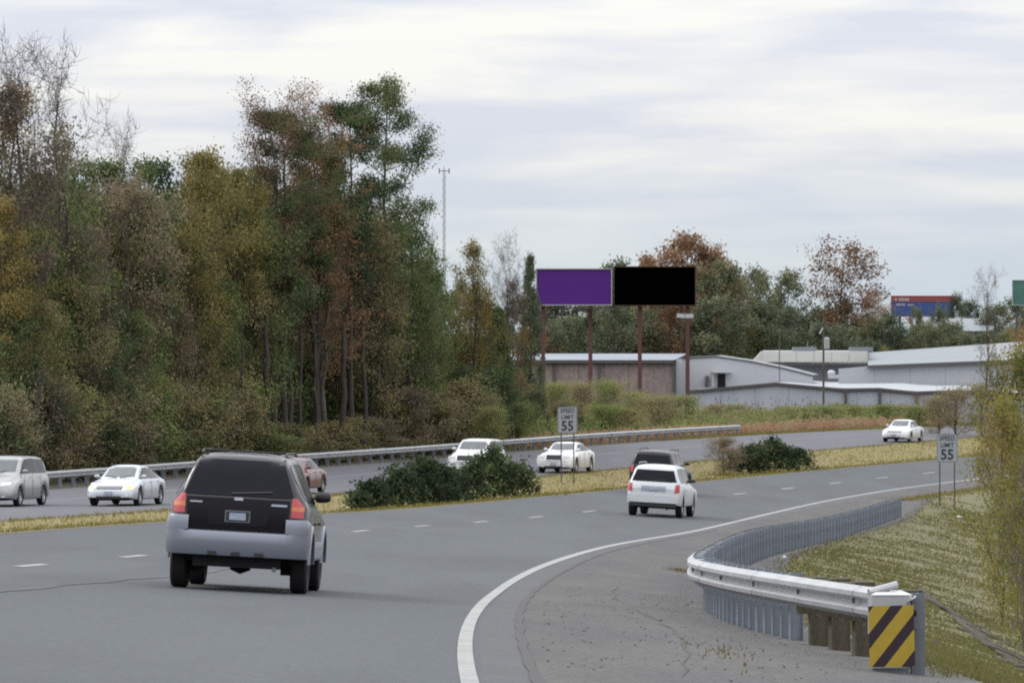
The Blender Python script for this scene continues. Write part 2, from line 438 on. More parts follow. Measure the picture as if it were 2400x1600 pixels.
# hairline crack wandering over the shoulder
cr = MB(); pts = []
for k in range(26):
    t = k/25; Dk = 36+t*42; uk = 8.55+.35*math.sin(t*5)+.5*t*(1-t)+.03*math.sin(k*2.1)
    x, y = plan(Dk, uk); z = EYE-float(drop(Dk, uk))+.005; pts.append((float(x), float(y), z))
cr.grid([[(p[0]-.007-.006*(i % 3), p[1], p[2]) for i, p in enumerate(pts)], [(p[0]+.007+.005*(i % 2), p[1], p[2]) for i, p in enumerate(pts)]])
cr.build('crack', mat('filled_crack', (.06,.055,.055), .9), shoulder)
# patches of stain on the road where tyres run

# ---------------------------------------------------------------- guardrails
def resample(pts, step):
    """Catmull-Rom through plan points, sampled at equal arc length"""
    P = np.array(pts, float); Q = []
    for i in range(len(P)-1):
        p0 = P[max(i-1, 0)]; p1 = P[i]; p2 = P[i+1]; p3 = P[min(i+2, len(P)-1)]
        for t in np.linspace(0, 1, 24, endpoint=False):
            Q.append(.5*((2*p1)+(-p0+p2)*t+(2*p0-5*p1+4*p2-p3)*t*t+(-p0+3*p1-3*p2+p3)*t**3))
    Q.append(P[-1]); Q = np.array(Q)
    s = np.concatenate([[0], np.cumsum(np.hypot(*np.diff(Q, axis=0).T))])
    S_ = np.arange(0, s[-1], step)
    x = np.interp(S_, s, Q[:,0]); y = np.interp(S_, s, Q[:,1])
    tx = np.gradient(x); ty = np.gradient(y); n = np.hypot(tx, ty)
    return x, y, tx/n, ty/n
WB = [(-.155,.0),(-.135,.018),(-.105,.078),(-.06,.083),(-.022,.004),(.022,.004),(.06,.083),(.105,.078),(.135,.018),(.155,0)]
def w_beam(xs, ys, txs, tys, zs, side, name, material, parent):
    """closed profile: front face and a back face 5 mm behind it"""
    rows = []
    for x, y, tx, ty, z in zip(xs, ys, txs, tys, zs):
        nx, ny = (-ty*side, tx*side)
        row = [(x+nx*d, y+ny*d, z+h) for h, d in WB]+[(x+nx*(d-.005), y+ny*(d-.005), z+h) for h, d in WB[::-1]]
        rows.append(row)
    g = MB(); g.grid(rows, close_v=True)
    return g.build(name, material, parent, smooth=True, sharp=50)
def smooth_ground(x, y):
    return np.array([ground(a, b) for a, b in zip(x, y)])
def ibeam_mesh(name, h, material):
    g = MB(); g.box((0, .055, h/2-.2), (.10, .009, h+.4)); g.box((0, -.085, h/2-.2), (.10, .009, h+.4)); g.box((0, -.015, h/2-.2), (.008, .131, h+.4))
    g.box((0, .12, h-.19), (.10, .12, .34))
    return g.mesh(name, material)
def timber_mesh(h):
    g = MB(); g.box((0, -.05, h/2-.2), (.19, .2, h+.4)); g.box((0, .115, h-.2), (.19, .125, .38))
    return g.mesh('timber_post', M['timber'])
def guardrail(pts, side, label, group, material, post_mat, timber=0, h=.72, step=1.905, tail=True):
    x, y, tx, ty = resample(pts, .381)
    z = smooth_ground(x, y)
    k = 5
    zz = np.convolve(np.pad(z, k, mode='edge'), np.ones(2*k+1)/(2*k+1), mode='valid')
    root = empty('guardrail', (x[0], y[0], z[0]), label, 'guardrail', group)
    inv_ = Matrix.Translation(-Vector(root.location))
    def local(o): o.matrix_parent_inverse = inv_
    n = len(x); i = 0; sec = 0
    while i < n-2:
        j = min(i+10, n-1)
        sl = slice(i, j+1)
        off = .004*(sec % 2)
        o = w_beam(x[sl]-ty[sl]*side*off, y[sl]+tx[sl]*side*off, tx[sl], ty[sl], zz[sl]+h-.155, side, 'rail', material, root); local(o)
        # splice bolts at the lap
        b = MB(); a = i+1 if i+1 < n else i
        for hh in (-.022, .022):
            pass
        b.box((x[a]-ty[a]*side*.012, y[a]+tx[a]*side*.012, zz[a]+h-.155), (.035, .035, .05))
        ob = b.build('splice_bolt', M['galv_dull'], o)
        i = j; sec += 1
    pm = ibeam_mesh('post', h, post_mat); tm = timber_mesh(h)
    dm = MB(); dm.lathe([(0, 0), (0, .05), (.012, .045), (.012, 0)], n=12, axis='x')
    disc = dm.mesh('post_sleeve', M['galv'])
    idx = list(range(2, n, 5)) if not timber else list(range(6, 6+4*timber, 4))+list(range(6+4*timber, 6+4*timber+44, 2))+list(range(6+4*timber+47, n, 4))
    for q, i in enumerate(idx):
        if q < timber:
            o = mesh_obj('timber_post', tm, root)
            o['label'] = 'weathered timber post with a pale round hole near its foot'
        else: o = mesh_obj('post', pm, root)
        nx, ny = (-ty[i]*side, tx[i]*side)
        ang = math.atan2(-nx, ny)+RS.uniform(-.04, .04)
        o.location = (x[i]-nx*.21, y[i]-ny*.21, zz[i]+RS.uniform(-.01, .01)); o.rotation_euler = (RS.uniform(-.012, .012), RS.uniform(-.012, .012), ang)
        local(o)
        if q < timber:
            c = mesh_obj('post_sleeve', disc, o); c.location = (-.0, -.155, .09); c.rotation_euler = (0, 0, R(-90))
    return root, (x, y, tx, ty, zz)
near_rail, nr = guardrail([tuple(p) for p in RAILXY], 1, 'galvanised steel guardrail curving round the ramp shoulder up to the striped marker',
                          'steel guardrails beside the roads', M['galv'], M['galv_post'], timber=5)
fp = []
for Dk in np.arange(120, 309, 6):
    a, b = plan(Dk, -27.7); fp.append((float(a), float(b)))
far_rail, fr = guardrail(fp, -1, 'long grey guardrail in front of the woods across the opposite road', 'steel guardrails beside the roads', M['galv'], M['galv_post'])

# ---- the hazard marker and end terminal of the near rail
ex, ey = 3.415, 42.0
ez = ground(ex, ey)-.03
term = empty('guardrail_terminal', (ex, ey, ez), 'white topped steel end terminal of the near guardrail behind the striped marker', 'guardrail end')
g = MB(); g.box((-.02, .28, .53), (.34, .5, .36)); g.build('impact_head', M['galv'], term)
g = MB(); g.prism([(-.205,.03,.715),(.17,.03,.715),(.10,.42,.735),(-.10,.42,.735)], (0,0,.012)); g.build('top_plate', mat('pale_zinc', (.62,.63,.63), .5, .2), term)
g = MB(); g.box((.235, .16, .31), (.12, .012, .84)); g.box((.235, .30, .31), (.12, .012, .84)); g.box((.235, .23, .31), (.01, .13, .84)); g.build('steel_post', M['galv_dull'], term)
g = MB(); g.box((-.02, .1, -.02), (.33, .1, .18)); g.box((.05, .05, -.06), (.2, .16, .08)); g.build('foot_bracket', M['galv_dull'], term)
g = MB(); g.tube((-.2, .28, .735), (.06, .36, .80), .035, .035, 8); g.build('cable_sleeve', M['galv'], term, smooth=True)
g = MB(); g.path([(-.16, .06, .02), (-.10, .0, -.03), (.0, -.02, -.08), (.12, .02, -.06)], .018); g.build('anchor_cable', M['galv'], term)
def stripe_mat():
    m = bpy.data.materials.new('hazard_stripes'); m.use_nodes = True
    n, l = m.node_tree.nodes, m.node_tree.links; p = n['Principled BSDF']; p.inputs['Roughness'].default_value = .45
    t = n.new('ShaderNodeTexCoord'); s = n.new('ShaderNodeSeparateXYZ'); l.new(t.outputs['Object'], s.inputs[0])
    def mt(op, a, b):
        q = n.new('ShaderNodeMath'); q.operation = op
        for i, v in enumerate((a, b)):
            if hasattr(v, 'links'): l.new(v, q.inputs[i])
            else: q.inputs[i].default_value = v
        return q.outputs[0]
    v = mt('SUBTRACT', s.outputs[0], mt('MULTIPLY', s.outputs[2], .82))     # stripes climb to the right
    w = mt('FRACT', mt('DIVIDE', mt('ADD', v, 10.335), .2655), 0)
    k = mt('LESS_THAN', w, .43)
    mi = n.new('ShaderNodeMix'); mi.data_type = 'RGBA'; mi.inputs[6].default_value = (.34,.235,.018,1); mi.inputs[7].default_value = (.016,.006,.013,1)
    nz = n.new('ShaderNodeTexNoise'); nz.inputs['Scale'].default_value = 9; l.new(t.outputs['Object'], nz.inputs['Vector'])
    l.new(k, mi.inputs[0])
    hs = n.new('ShaderNodeVectorMath'); hs.operation = 'SCALE'; l.new(mi.outputs[2], hs.inputs[0])
    l.new(mt('ADD', mt('MULTIPLY', nz.outputs['Fac'], .3), .85), hs.inputs['Scale']); l.new(hs.outputs[0], p.inputs['Base Color'])
    return m
mk = empty('hazard_marker', (ex, ey-.03, ez+.36), 'yellow and black diagonally striped hazard panel on the guardrail end', 'hazard sign')
g = MB(); g.box((-.02, 0, 0), (.405, .006, .545)); g.build('panel', stripe_mat(), mk).rotation_euler = (0, R(-1.5), 0)
g = MB(); g.box((-.02, .012, 0), (.30, .014, .05)); g.build('bracket', M['galv_dull'], mk)

# ---------------------------------------------------------------- signs
def text_mesh(body, size, material, name, parent, loc, rot=(R(90), 0, 0), sx=1.0, bold=0.0):
    cu = bpy.data.curves.new('t', 'FONT'); cu.body = body; cu.size = size; cu.align_x = 'CENTER'; cu.align_y = 'CENTER'
    cu.extrude = .002; cu.offset = bold; cu.resolution_u = 3
    to = bpy.data.objects.new('t', cu); COL.objects.link(to)
    bpy.context.view_layer.update()
    me = bpy.data.meshes.new_from_object(to.evaluated_get(bpy.context.evaluated_depsgraph_get()))
    bpy.data.objects.remove(to); me.materials.clear(); me.materials.append(material)
    o = mesh_obj(name, me, parent); o.location = loc; o.rotation_euler = rot; o.scale = (sx, 1, 1)
    return o
M['sign_face'] = mat('sign_face', (.36,.385,.425), .5, col2=(.32,.35,.39), vscale=4)
M['sign_ink'] = mat('sign_ink', (.02,.018,.025), .6)
M['sign_post'] = mat('sign_post', (.09,.08,.075), .7, metal=.2)
def speed_sign(X, Y, base, top, label, yaw=0.0, splay=.66):
    r = empty('speed_limit_sign', (X, Y, base), label, 'road sign', 'speed limit signs'); r.rotation_euler = (0, 0, yaw)
    h = top-base
    cz = h-.61
    g = MB()
    w, hh, c = .455, .61, .05
    poly = [(-w+c,0,cz-hh),(w-c,0,cz-hh),(w,0,cz-hh+c),(w,0,cz+hh-c),(w-c,0,cz+hh),(-w+c,0,cz+hh),(-w,0,cz+hh-c),(-w,0,cz-hh+c)]
    g.prism(poly, (0, .006, 0)); g.build('panel', M['sign_face'], r)
    b = MB(); t = .012
    for x0, x1, z0, z1 in ((-w+.03,w-.03,cz+hh-.035,cz+hh-.035+t),(-w+.03,w-.03,cz-hh+.025,cz-hh+.025+t)):
        b.box(((x0+x1)/2, -.003, (z0+z1)/2), (x1-x0, .004, z1-z0))
    for xx in (-w+.03, w-.03): b.box((xx, -.003, cz), (t, .004, 2*hh-.06))
    b.build('border', M['sign_ink'], r)
    text_mesh('SPEED', .27, M['sign_ink'], 'lettering', r, (0, -.004, cz+.42), sx=.92, bold=.004)
    text_mesh('LIMIT', .27, M['sign_ink'], 'lettering', r, (0, -.004, cz+.13), sx=.92, bold=.004)
    text_mesh('55', .62, M['sign_ink'], 'lettering', r, (0, -.004, cz-.29), sx=.95, bold=.014)
    for s in (-1, 1):
        p = MB(); p.box((s*splay/2, .035, h/2-.35), (.055, .035, h+.6)); p.build('post', M['sign_post'], r)
Xs, Ys = at(1330, 217), 217.0
speed_sign(Xs, Ys, hz_(1138, 217), hz_(953, 217), 'speed limit 55 sign on two posts in the median in front of the woods', splay=.58)
Xs2, Ys2 = at(2220, 203), 203.0
speed_sign(Xs2, Ys2, min(ground(Xs2, Ys2), hz_(1203, 203)), hz_(1017, 203), 'speed limit 55 sign on two posts on the grass beside the yellow bush', splay=.64)

# ---------------------------------------------------------------- vehicles
class Body:
    def __init__(s, sp):
        s.sp = sp; L, W = sp['L'], sp['W']
        ys = [-L/2, -L/2+.02, -L/2+.05]+list(np.arange(-L/2+.1, L/2-.08, .055))+[L/2-.05, L/2-.02, L/2]
        s.y = np.array(ys)
        def cv(k): a = np.array(sp[k], float); return np.interp(s.y, a[:,0], a[:,1])
        s.top = cv('top'); s.belt = np.minimum(cv('belt'), s.top-.14); s.wt = cv('wtop')
        d = np.clip((np.abs(s.y)-(L/2-sp.get('cr', .55)))/sp.get('cr', .55), 0, 1)
        s.w = W/2*(1-sp.get('ck', .2)*d**2.6)
        s.wt = np.minimum(s.wt, s.w-.08)
        zb = np.full_like(s.y, sp['clear'])
        end = np.clip((np.abs(s.y)-(L/2-.5))/.5, 0, 1); zb = zb+end*sp.get('lift', .08)
        Ra = sp['R']+.055
        for ya in sp['axles']:
            dy = np.abs(s.y-ya); a = np.sqrt(np.clip(Ra**2-dy**2, 0, None))
            zb = np.maximum(zb, np.where(dy < Ra, sp['R']+a, 0))
        s.zb = zb
    def section(s, i):
        return s._sec(s.w[i], s.wt[i], s.zb[i], s.belt[i], s.top[i])
    def section_at(s, y):
        return s._sec(*(float(np.interp(y, s.y, a)) for a in (s.w, s.wt, s.zb, s.belt, s.top)))
    def _sec(s, w, wt, zb, bl, zt):
        bl = max(bl, zb+.12); mid = zb+(bl-zb)*.45; zt = max(zt, bl+.1)
        return [(w-.035, zb), (w-.005, zb+min(.07, (bl-zb)*.3)), (w, mid), (w-.012, bl-.07), (w-.05, bl),
                (wt+.35*(w-.05-wt), bl+.6*(zt-bl-.08)), (wt, zt-.085), (wt-.05, zt-.035), (wt-.16, zt-.012), (wt*.45, zt+.004), (0, zt+.008)]
    def hw(s, y, z):
        sec = s.section_at(y)
        if z < sec[0][1]: z = sec[0][1]
        if z > sec[-1][1]: return -1
        for (xa, za), (xb, zb) in zip(sec[:-1], sec[1:]):
            if za <= z <= zb: return xa+(xb-xa)*(z-za)/max(zb-za, 1e-6)
        return 0
    def shell(s, name, material, parent):
        rows = []
        for i, y in enumerate(s.y):
            sec = s.section(i)
            rows.append([(x, y, z) for x, z in sec]+[(-x, y, z) for x, z in sec[-2::-1]])
        g = MB(); g.grid(rows)
        for k in (0, len(rows)-1):
            n = len(g.v); g.v += rows[k]; f = tuple(range(n, n+len(rows[k]))); g.f.append(f if k else f[::-1])
        return g.build(name, material, parent, smooth=True, sharp=32)
    def surf_y(s, x, z, end):
        """first point met when coming from the front (end=1) or the rear (end=-1)"""
        ins = lambda y: abs(x) <= s.hw(y, z)
        L2 = s.sp['L']/2; y = end*L2
        if ins(y): return y
        while y*end > -.2:
            yn = y-end*.04
            if ins(yn):
                a, b = y, yn
                for _ in range(6):
                    m = (a+b)/2
                    if ins(m): b = m
                    else: a = m
                return b
            y = yn
        return None
    def band(s, name, material, parent, end, x0, x1, z0, z1, off=.012, nx=7, nz=4, xt0=None, xt1=None, depth=.05, z0b=None, z1b=None, smooth=True):
        """a shell piece lying on the front or rear; (x0,x1) at the bottom, (xt0,xt1) at the top;
        z0b / z1b shift the heights at the x1 side"""
        xt0 = x0 if xt0 is None else xt0; xt1 = x1 if xt1 is None else xt1
        z0b = z0 if z0b is None else z0b; z1b = z1 if z1b is None else z1b
        fr, bk = [], []
        for j in range(nz):
            v = j/(nz-1); ra, rb = [], []
            for i in range(nx):
                u = i/(nx-1); z = (z0+(z0b-z0)*u)*(1-v)+(z1+(z1b-z1)*u)*v
                x = (x0+(x1-x0)*u)*(1-v)+(xt0+(xt1-xt0)*u)*v
                yy = s.surf_y(x, z, end); t = x
                while yy is None and abs(t) > .02: t *= .97; yy = s.surf_y(t, z, end)
                if yy is None: yy = end*s.sp['L']/2*.9
                ra.append((x, yy+end*off, z)); rb.append((x*.995, yy-end*depth, z))
            fr.append(ra); bk.append(rb)
        g = MB(); rim = []
        nA = len(fr[0])
        rows = [bk[0]]+fr+[bk[-1]]
        g.grid(rows)
        g.grid([[r[0] for r in fr], [r[0] for r in bk]]); g.grid([[r[-1] for r in fr], [r[-1] for r in bk]])
        return g.build(name, material, parent, smooth=smooth, sharp=40)
    def side_glass(s, side, material, parent, y0, y1, z0, ztrim=.1, name='side_window', off=.008):
        ys = np.linspace(y0, y1, 12); rows = []
        for y in ys:
            i = int(np.clip(np.searchsorted(s.y, y), 0, len(s.y)-1))
            za = max(z0, s.belt[i]+.03); zt = max(s.top[i]-ztrim, za+.01)
            rows.append([(side*(s.hw(y, z)+off), float(y), float(z)) for z in np.linspace(za, zt, 5)])
        g = MB(); g.grid(rows)
        return g.build(name, material, parent, smooth=True, sharp=60)
    def mirror(s, side, y, z, material, parent, size=(.19, .1, .13)):
        g = MB(); x = s.hw(y, z-.05)
        secs = []
        for t in np.linspace(0, 1, 6):
            r = (1, 1.02, 1.0, .97, .88, .62)[int(round(t*5))]*(.82 if t == 0 else 1)
            secs.append([(side*(x+.02+size[0]*t+.03), y+size[1]*.5*r*math.cos(a), z+size[2]*.5*r*math.sin(a)) for a in np.linspace(0, 2*math.pi, 9)[:-1]])
        g.grid(secs, close_v=True)
        n = len(g.v); g.v += secs[-1]; g.f.append(tuple(range(n, n+8))); n = len(g.v); g.v += secs[0]; g.f.append(tuple(range(n, n+8)))
        g.tube((side*(x-.03), y, z-.03), (side*(x+.07), y, z-.01), .02)
        return g.build('mirror', material, parent, smooth=True, sharp=50)
def wheels(sp, parent, rim_mat):
    R_, tw = sp['R'], sp.get('tw', .2)
    g = MB(); h = tw/2
    g.lathe([(-h*.75, R_*.66), (-h, R_*.8), (-h*.96, R_*.93), (-h*.72, R_), (h*.72, R_), (h*.96, R_*.93), (h, R_*.8), (h*.75, R_*.66)], n=28)
    tme = g.mesh('wheel', M['tyre'], True, 40)
    g = MB(); g.lathe([(-h*.6, 0), (-h*.55, R_*.66), (h*.72, R_*.67), (h*.62, R_*.6), (h*.2, R_*.55), (h*.2, 0)], n=20)
    for k in range(5):
        a = 2*math.pi*k/5; Mx = Matrix.Rotation(a, 3, 'X')
        c = Mx @ Vector((h*.5, 0, R_*.33)); g.box(c, (.03, R_*.16, R_*.6), Mx)
    g.lathe([(h*.2, R_*.14), (h*.62, R_*.12), (h*.62, 0)], n=10)
    rme = g.mesh('rim', rim_mat, True, 30)
    for ya in sp['axles']:
        for sd in (-1, 1):
            w = mesh_obj('wheel', tme, parent); w.location = (sd*(sp['W']/2-tw/2-.015), ya, R_)
            if sd < 0: w.rotation_euler = (0, 0, math.pi)
            mesh_obj('rim', rme, w)
def underbody(sp, parent):
    g = MB(); L, W = sp['L'], sp['W']; z0 = sp['clear']-.06
    g.box((0, 0, z0+.16), (W*.62, L*.88, .28))
    for ya in sp['axles']:
        g.box((0, ya, sp['R']+.14), (W*.93-.05, sp['R']*1.9, sp['R']*.9))
    g.box((0, 0, z0+.25), (W*.9, (max(sp['axles'])-min(sp['axles']))-2*sp['R']-.15, .16))
    return g.build('underbody', M['under'], parent)
def settle(root, X, Y, heading):
    """stand the thing on the road: heading is a plan direction"""
    h = Vector((heading[0], heading[1], 0)).normalized(); r = Vector((h.y, -h.x, 0))
    e = 1.2
    zf = ground(X+h.x*e, Y+h.y*e); zr = ground(X-h.x*e, Y-h.y*e); zR = ground(X+r.x*.7, Y+r.y*.7); zL = ground(X-r.x*.7, Y-r.y*.7)
    fy = Vector((h.x*2*e, h.y*2*e, zf-zr)).normalized(); fx = Vector((r.x*1.4, r.y*1.4, zR-zL)).normalized()
    fz = fx.cross(fy).normalized(); fx = fy.cross(fz)
    m = Matrix((fx, fy, fz)).transposed().to_4x4()
    root.matrix_world = Matrix.Translation((X, Y, (zf+zr+zR+zL)/4)) @ m
def tangent(X, Y, away=True, turn=0.0):
    D, u = inv(X, Y); s = float(pathf(D)[1]); a = math.atan(s)+turn
    v = (math.sin(a), math.cos(a)); return v if away else (-v[0], -v[1])
def vehicle(name, sp, pm, label, cat, rim=None, group='vehicles driving on the two roads'):
    root = empty(name, label=label, cat=cat, group=group)
    b = Body(sp); b.root = root
    b.shell('body', pm, root); underbody(sp, root); wheels(sp, root, rim or M['rim'])
    return b

SUV = dict(L=4.4, W=1.80, clear=.42, R=.355, tw=.225, axles=(-1.31, 1.31), cr=.5, ck=.13, lift=.02,
    top=[(-2.2,.96),(-2.16,1.10),(-2.10,1.22),(-1.97,1.50),(-1.90,1.60),(-1.78,1.655),(-1.4,1.685),(-.5,1.70),(.2,1.67),(.42,1.62),(1.02,1.15),(1.12,1.13),(1.95,1.02),(2.12,.92),(2.2,.72)],
    belt=[(-2.2,.93),(-2.0,1.12),(-1.0,1.08),(1.0,1.02),(2.0,.92),(2.2,.6)],
    wtop=[(-2.2,.80),(-2.10,.735),(-1.97,.655),(-1.88,.61),(-1.7,.59),(.2,.60),(1.0,.70),(2.2,.70)])
# ---- the near SUV
b = vehicle('suv', SUV, M['p_black'], 'dark sport utility vehicle with silver bumper seen from behind on the near lane', 'suv')
r = b.root
b.band('rear_window', M['glass_dark'], r, -1, -.70, .70, 1.16, 1.60, off=.012, nx=11, nz=8, xt0=-.535, xt1=.535)
b.band('tailgate', mat('tailgate_dark', (.008,.007,.011), .38, spec=.12), r, -1, -.645, .645, .735, 1.13, off=.03, nx=11, nz=5, xt0=-.66, xt1=.66)
b.band('tailgate_recess', mat('recess_black', (.011,.010,.014), .5, spec=.15), r, -1, -.36, .36, .80, 1.015, off=.036, nx=7, nz=3, xt0=-.41, xt1=.41)
b.band('plate_frame', M['galv_dull'], r, -1, -.16, .16, .84, .98, off=.045, nx=5, nz=3)
b.band('plate_surround', M['black_plastic'], r, -1, -.146, .146, .852, .968, off=.0485, nx=5, nz=3)
b.band('number_plate', M['plate'], r, -1, -.105, .105, .868, .952, off=.054, nx=5, nz=3)
b.band('badge', M['badge'], r, -1, -.055, .055, 1.105, 1.14, off=.045, nx=5, nz=3)
b.band('badge', M['badge'], r, -1, -.62, -.46, 1.06, 1.08, off=.04, nx=5, nz=3)
b.band('badge', M['badge'], r, -1, .42, .62, 1.055, 1.08, off=.04, nx=5, nz=3)
b.band('wiper', M['black_plastic'], r, -1, -.1, .42, 1.18, 1.2, off=.03, nx=5, nz=2, z0b=1.215, z1b=1.235)
for s_ in (-1, 1):
    for nm, m_, za, zb_ in (('tail_light', 'red_lens', .925, 1.005), ('tail_light', 'amber_lens', 1.007, 1.065), ('tail_light', 'red_lens', 1.067, 1.165)):
        b.band(nm, M[m_], r, -1, s_*.675, s_*.835, za, zb_, off=.022, nx=5, nz=3, xt0=s_*.68, xt1=s_*(.835-.10*max(0, zb_-1.07)/.1))
# silver bumper wrapped round the rear, notched along its lower edge
def bumper_plan(z, n=25, grow=0.0):
    pts = [(-.905-grow, -1.55)]
    for a in np.linspace(math.pi, 1.5*math.pi, 7): pts.append((-.70+(.205+grow)*math.cos(a), -2.06+(.20+grow)*math.sin(a)))
    pts += [(x, -2.26-grow-.02*math.cos(x/.7*math.pi/2)) for x in np.linspace(-.62, .62, 12)]
    for a in np.linspace(1.5*math.pi, 2*math.pi, 7): pts.append((.70+(.205+grow)*math.cos(a), -2.06+(.20+grow)*math.sin(a)))
    pts.append((.905+grow, -1.55)); return pts
g = MB(); rows = []
for z, gr in ((.425,-.06),(.43,-.01),(.47,.0),(.60,.012),(.70,.006),(.725,-.015),(.735,-.08)):
    mid_ = bumper_plan(z, grow=gr); out_ = bumper_plan(z, grow=max(gr, .006) if z > .65 else gr)
    rows.append([(p[0], p[1], z) if abs(p[0]) < .63 else (q[0], q[1], z) for p, q in zip(mid_, out_)])
g.grid(rows); g.build('bumper', M['p_silver'], r, smooth=True, sharp=45)
for s_ in (-1, 1):
    g = MB(); rows = []
    for z, gr in ((.73,.0065),(.80,.006),(.87,-.004),(.90,-.02),(.91,-.06)):
        full = [p for p in bumper_plan(z, grow=gr) if p[0]*s_ > .60]
        rows.append([(x, y+.0, z) for x, y in full])
    g.grid(rows); g.build('bumper_corner', M['p_silver'], r, smooth=True, sharp=45)
    g = MB(); g.box((s_*.3, -2.285, .455), (.11, .012, .045)); g.build('bumper_notch', M['black_plastic'], r)
    # lower door cladding and arch trim along the side
    g = MB(); rows = []
    for y in np.linspace(-.93, .93, 8): rows.append([(s_*(.885), y, .40), (s_*.918, y, .43), (s_*.918, y, .60), (s_*.898, y, .64)])
    g.grid(rows); g.build('side_cladding', M['p_silver'], r, smooth=True)
    for ya in SUV['axles']:
        g = MB(); rows = []
        for a in np.linspace(.02, math.pi-.02, 15):
            c, q = math.cos(a), math.sin(a)
            rows.append([(s_*.88, ya+c*.405, .355+q*.405), (s_*.925, ya+c*.405, .355+q*.405), (s_*.925, ya+c*.47, .355+q*.47), (s_*.893, ya+c*.49, .355+q*.49)])
        g.grid(rows); g.build('wheel_arch_trim', M['p_silver'], r, smooth=True, sharp=50)
    b.side_glass(s_, M['glass_dark'], r, -1.85, -1.05, 1.12)
    b.side_glass(s_, M['glass_dark'], r, -.98, -.1, 1.12)
    b.side_glass(s_, M['glass_dark'], r, -.03, .86, 1.12)
    b.mirror(s_, .78, 1.20, M['black_plastic'], r, size=(.2, .11, .14))
    g = MB(); g.path([(s_*.54, -1.72, 1.67), (s_*.54, -1.5, 1.705), (s_*.54, -.2, 1.725), (s_*.56, .05, 1.70)], .017); g.build('roof_rail', M['black_plastic'], r)
    g = MB(); g.box((s_*.6, -1.08, .31), (.19, .02, .2)); g.build('mud_flap', M['black_plastic'], r)
    for yy in (.25, -.72): g = MB(); g.box((s_*.905, yy, .86), (.02, .16, .03)); g.build('door_handle', M['black_plastic'], r)
g = MB(); g.box((0, -2.285, .455), (.11, .012, .045)); g.build('bumper_notch', M['black_plastic'], r)
for y in (-1.35, -.45):
    g = MB(); g.tube((-.54, y, 1.712), (.54, y, 1.712), .011); g.build('roof_crossbar', M['black_plastic'], r)
g = MB(); g.tube((.46, -1.8, .30), (.50, -2.22, .285), .03, .03, 10); g.build('exhaust_pipe', M['galv_dull'], r)
g = MB(); g.box((0, -1.31, .34), (1.4, .12, .10)); g.lathe([(-.13,0),(-.13,.08),(0,.13),(.13,.08),(.13,0)], c=(0,-1.31,.33), n=12); g.box((0, -1.95, .36), (1.1, .35, .14)); g.build('rear_axle', M['under'], r)
b.band('grille', M['black_plastic'], r, 1, -.4, .4, .7, .9)
for s_ in (-1, 1): b.band('headlight', M['clear_lens'], r, 1, s_*.5, s_*.8, .76, .93)
b.band('windscreen', M['glass_mid'], r, 1, -.68, .68, 1.17, 1.6, nx=9, nz=6, xt0=-.54, xt1=.54)
SX, SY = at(578, 59.2), 59.2
settle(r, SX, SY, tangent(SX, SY, True, -.005)); r.scale = (.955, 1, 1)

# ---- receding SUVs ahead
SUV2 = dict(L=4.85, W=1.90, clear=.40, R=.365, tw=.24, axles=(-1.4, 1.45), cr=.45, ck=.11, lift=.05,
    top=[(-2.42,1.0),(-2.38,1.14),(-2.32,1.22),(-2.14,1.62),(-2.05,1.72),(-1.85,1.775),(-.8,1.80),(.1,1.77),(.35,1.70),(.98,1.2),(1.1,1.18),(2.1,1.06),(2.32,.95),(2.42,.7)],
    belt=[(-2.42,.98),(-2.2,1.18),(1.0,1.08),(2.2,.96),(2.42,.6)],
    wtop=[(-2.42,.84),(-2.3,.80),(-2.1,.73),(-1.9,.70),(.2,.70),(1.0,.77),(2.42,.74)])
def rear_suv(pm, label, X, Y, white, win_top=1.64):
    b = vehicle('suv', SUV2, pm, label, 'suv'); r = b.root
    b.band('rear_window', M['glass_dark'], r, -1, -.78, .78, 1.22, 1.62, off=.012, nx=9, nz=6, xt0=-.64, xt1=.64)
    b.band('plate_recess', mat('recess_'+('light' if white else 'dark'), (.33,.36,.42) if white else (.02,.02,.025), .5), r, -1, -.42, .42, .90, 1.07, off=.02)
    b.band('number_plate', M['plate'], r, -1, -.15, .15, .92, 1.04, off=.035)
    b.band('bumper', pm if white else M['black_plastic'], r, -1, -.86, .86, .50, .76, off=.06, nx=11, nz=4, depth=.1)
    b.band('bumper_valance', M['black_plastic'], r, -1, -.80, .80, .36, .50, off=.03, nx=9, nz=3, depth=.1)
    b.band('wiper', M['black_plastic'], r, -1, -.05, .4, 1.25, 1.27, off=.03, z0b=1.29, z1b=1.31, nx=4, nz=2)
    for s_ in (-1, 1):
        b.band('tail_light', M['red_lens'], r, -1, s_*.73, s_*.9, .87, 1.15, off=.02, nx=4, nz=4, xt0=s_*.76, xt1=s_*.89)
        for y0, y1 in ((-2.0,-1.15), (-1.08,-.12), (-.05,.9)): b.side_glass(s_, M['glass_dark'], r, y0, y1, 1.2)
        b.mirror(s_, .80, 1.26, pm if not white else M['black_plastic'], r)
        g = MB(); g.path([(s_*.64, -1.8, 1.80), (s_*.64, -1.6, 1.845), (s_*.64, .0, 1.85), (s_*.64, .2, 1.78)], .018); g.build('roof_rail', M['black_plastic'] if not white else M['p_silver'], r)
        b.band('headlight', M['clear_lens'], r, 1, s_*.55, s_*.85, .8, .97)
        for yy in (.3, -.8): g = MB(); g.box((s_*.955, yy, .96), (.02, .18, .03)); g.build('door_handle', pm, r)
    g = MB(); g.box((0, -1.4, .33), (1.4, .12, .1)); g.tube((.45,-2.0,.3),(.5,-2.45,.29),.035); g.build('rear_axle', M['under'], r)
    b.band('windscreen', M['glass_mid'], r, 1, -.75, .75, 1.24, 1.68, nx=9, nz=5, xt0=-.64, xt1=.64)
    settle(r, X, Y, tangent(X, Y, True)); return r
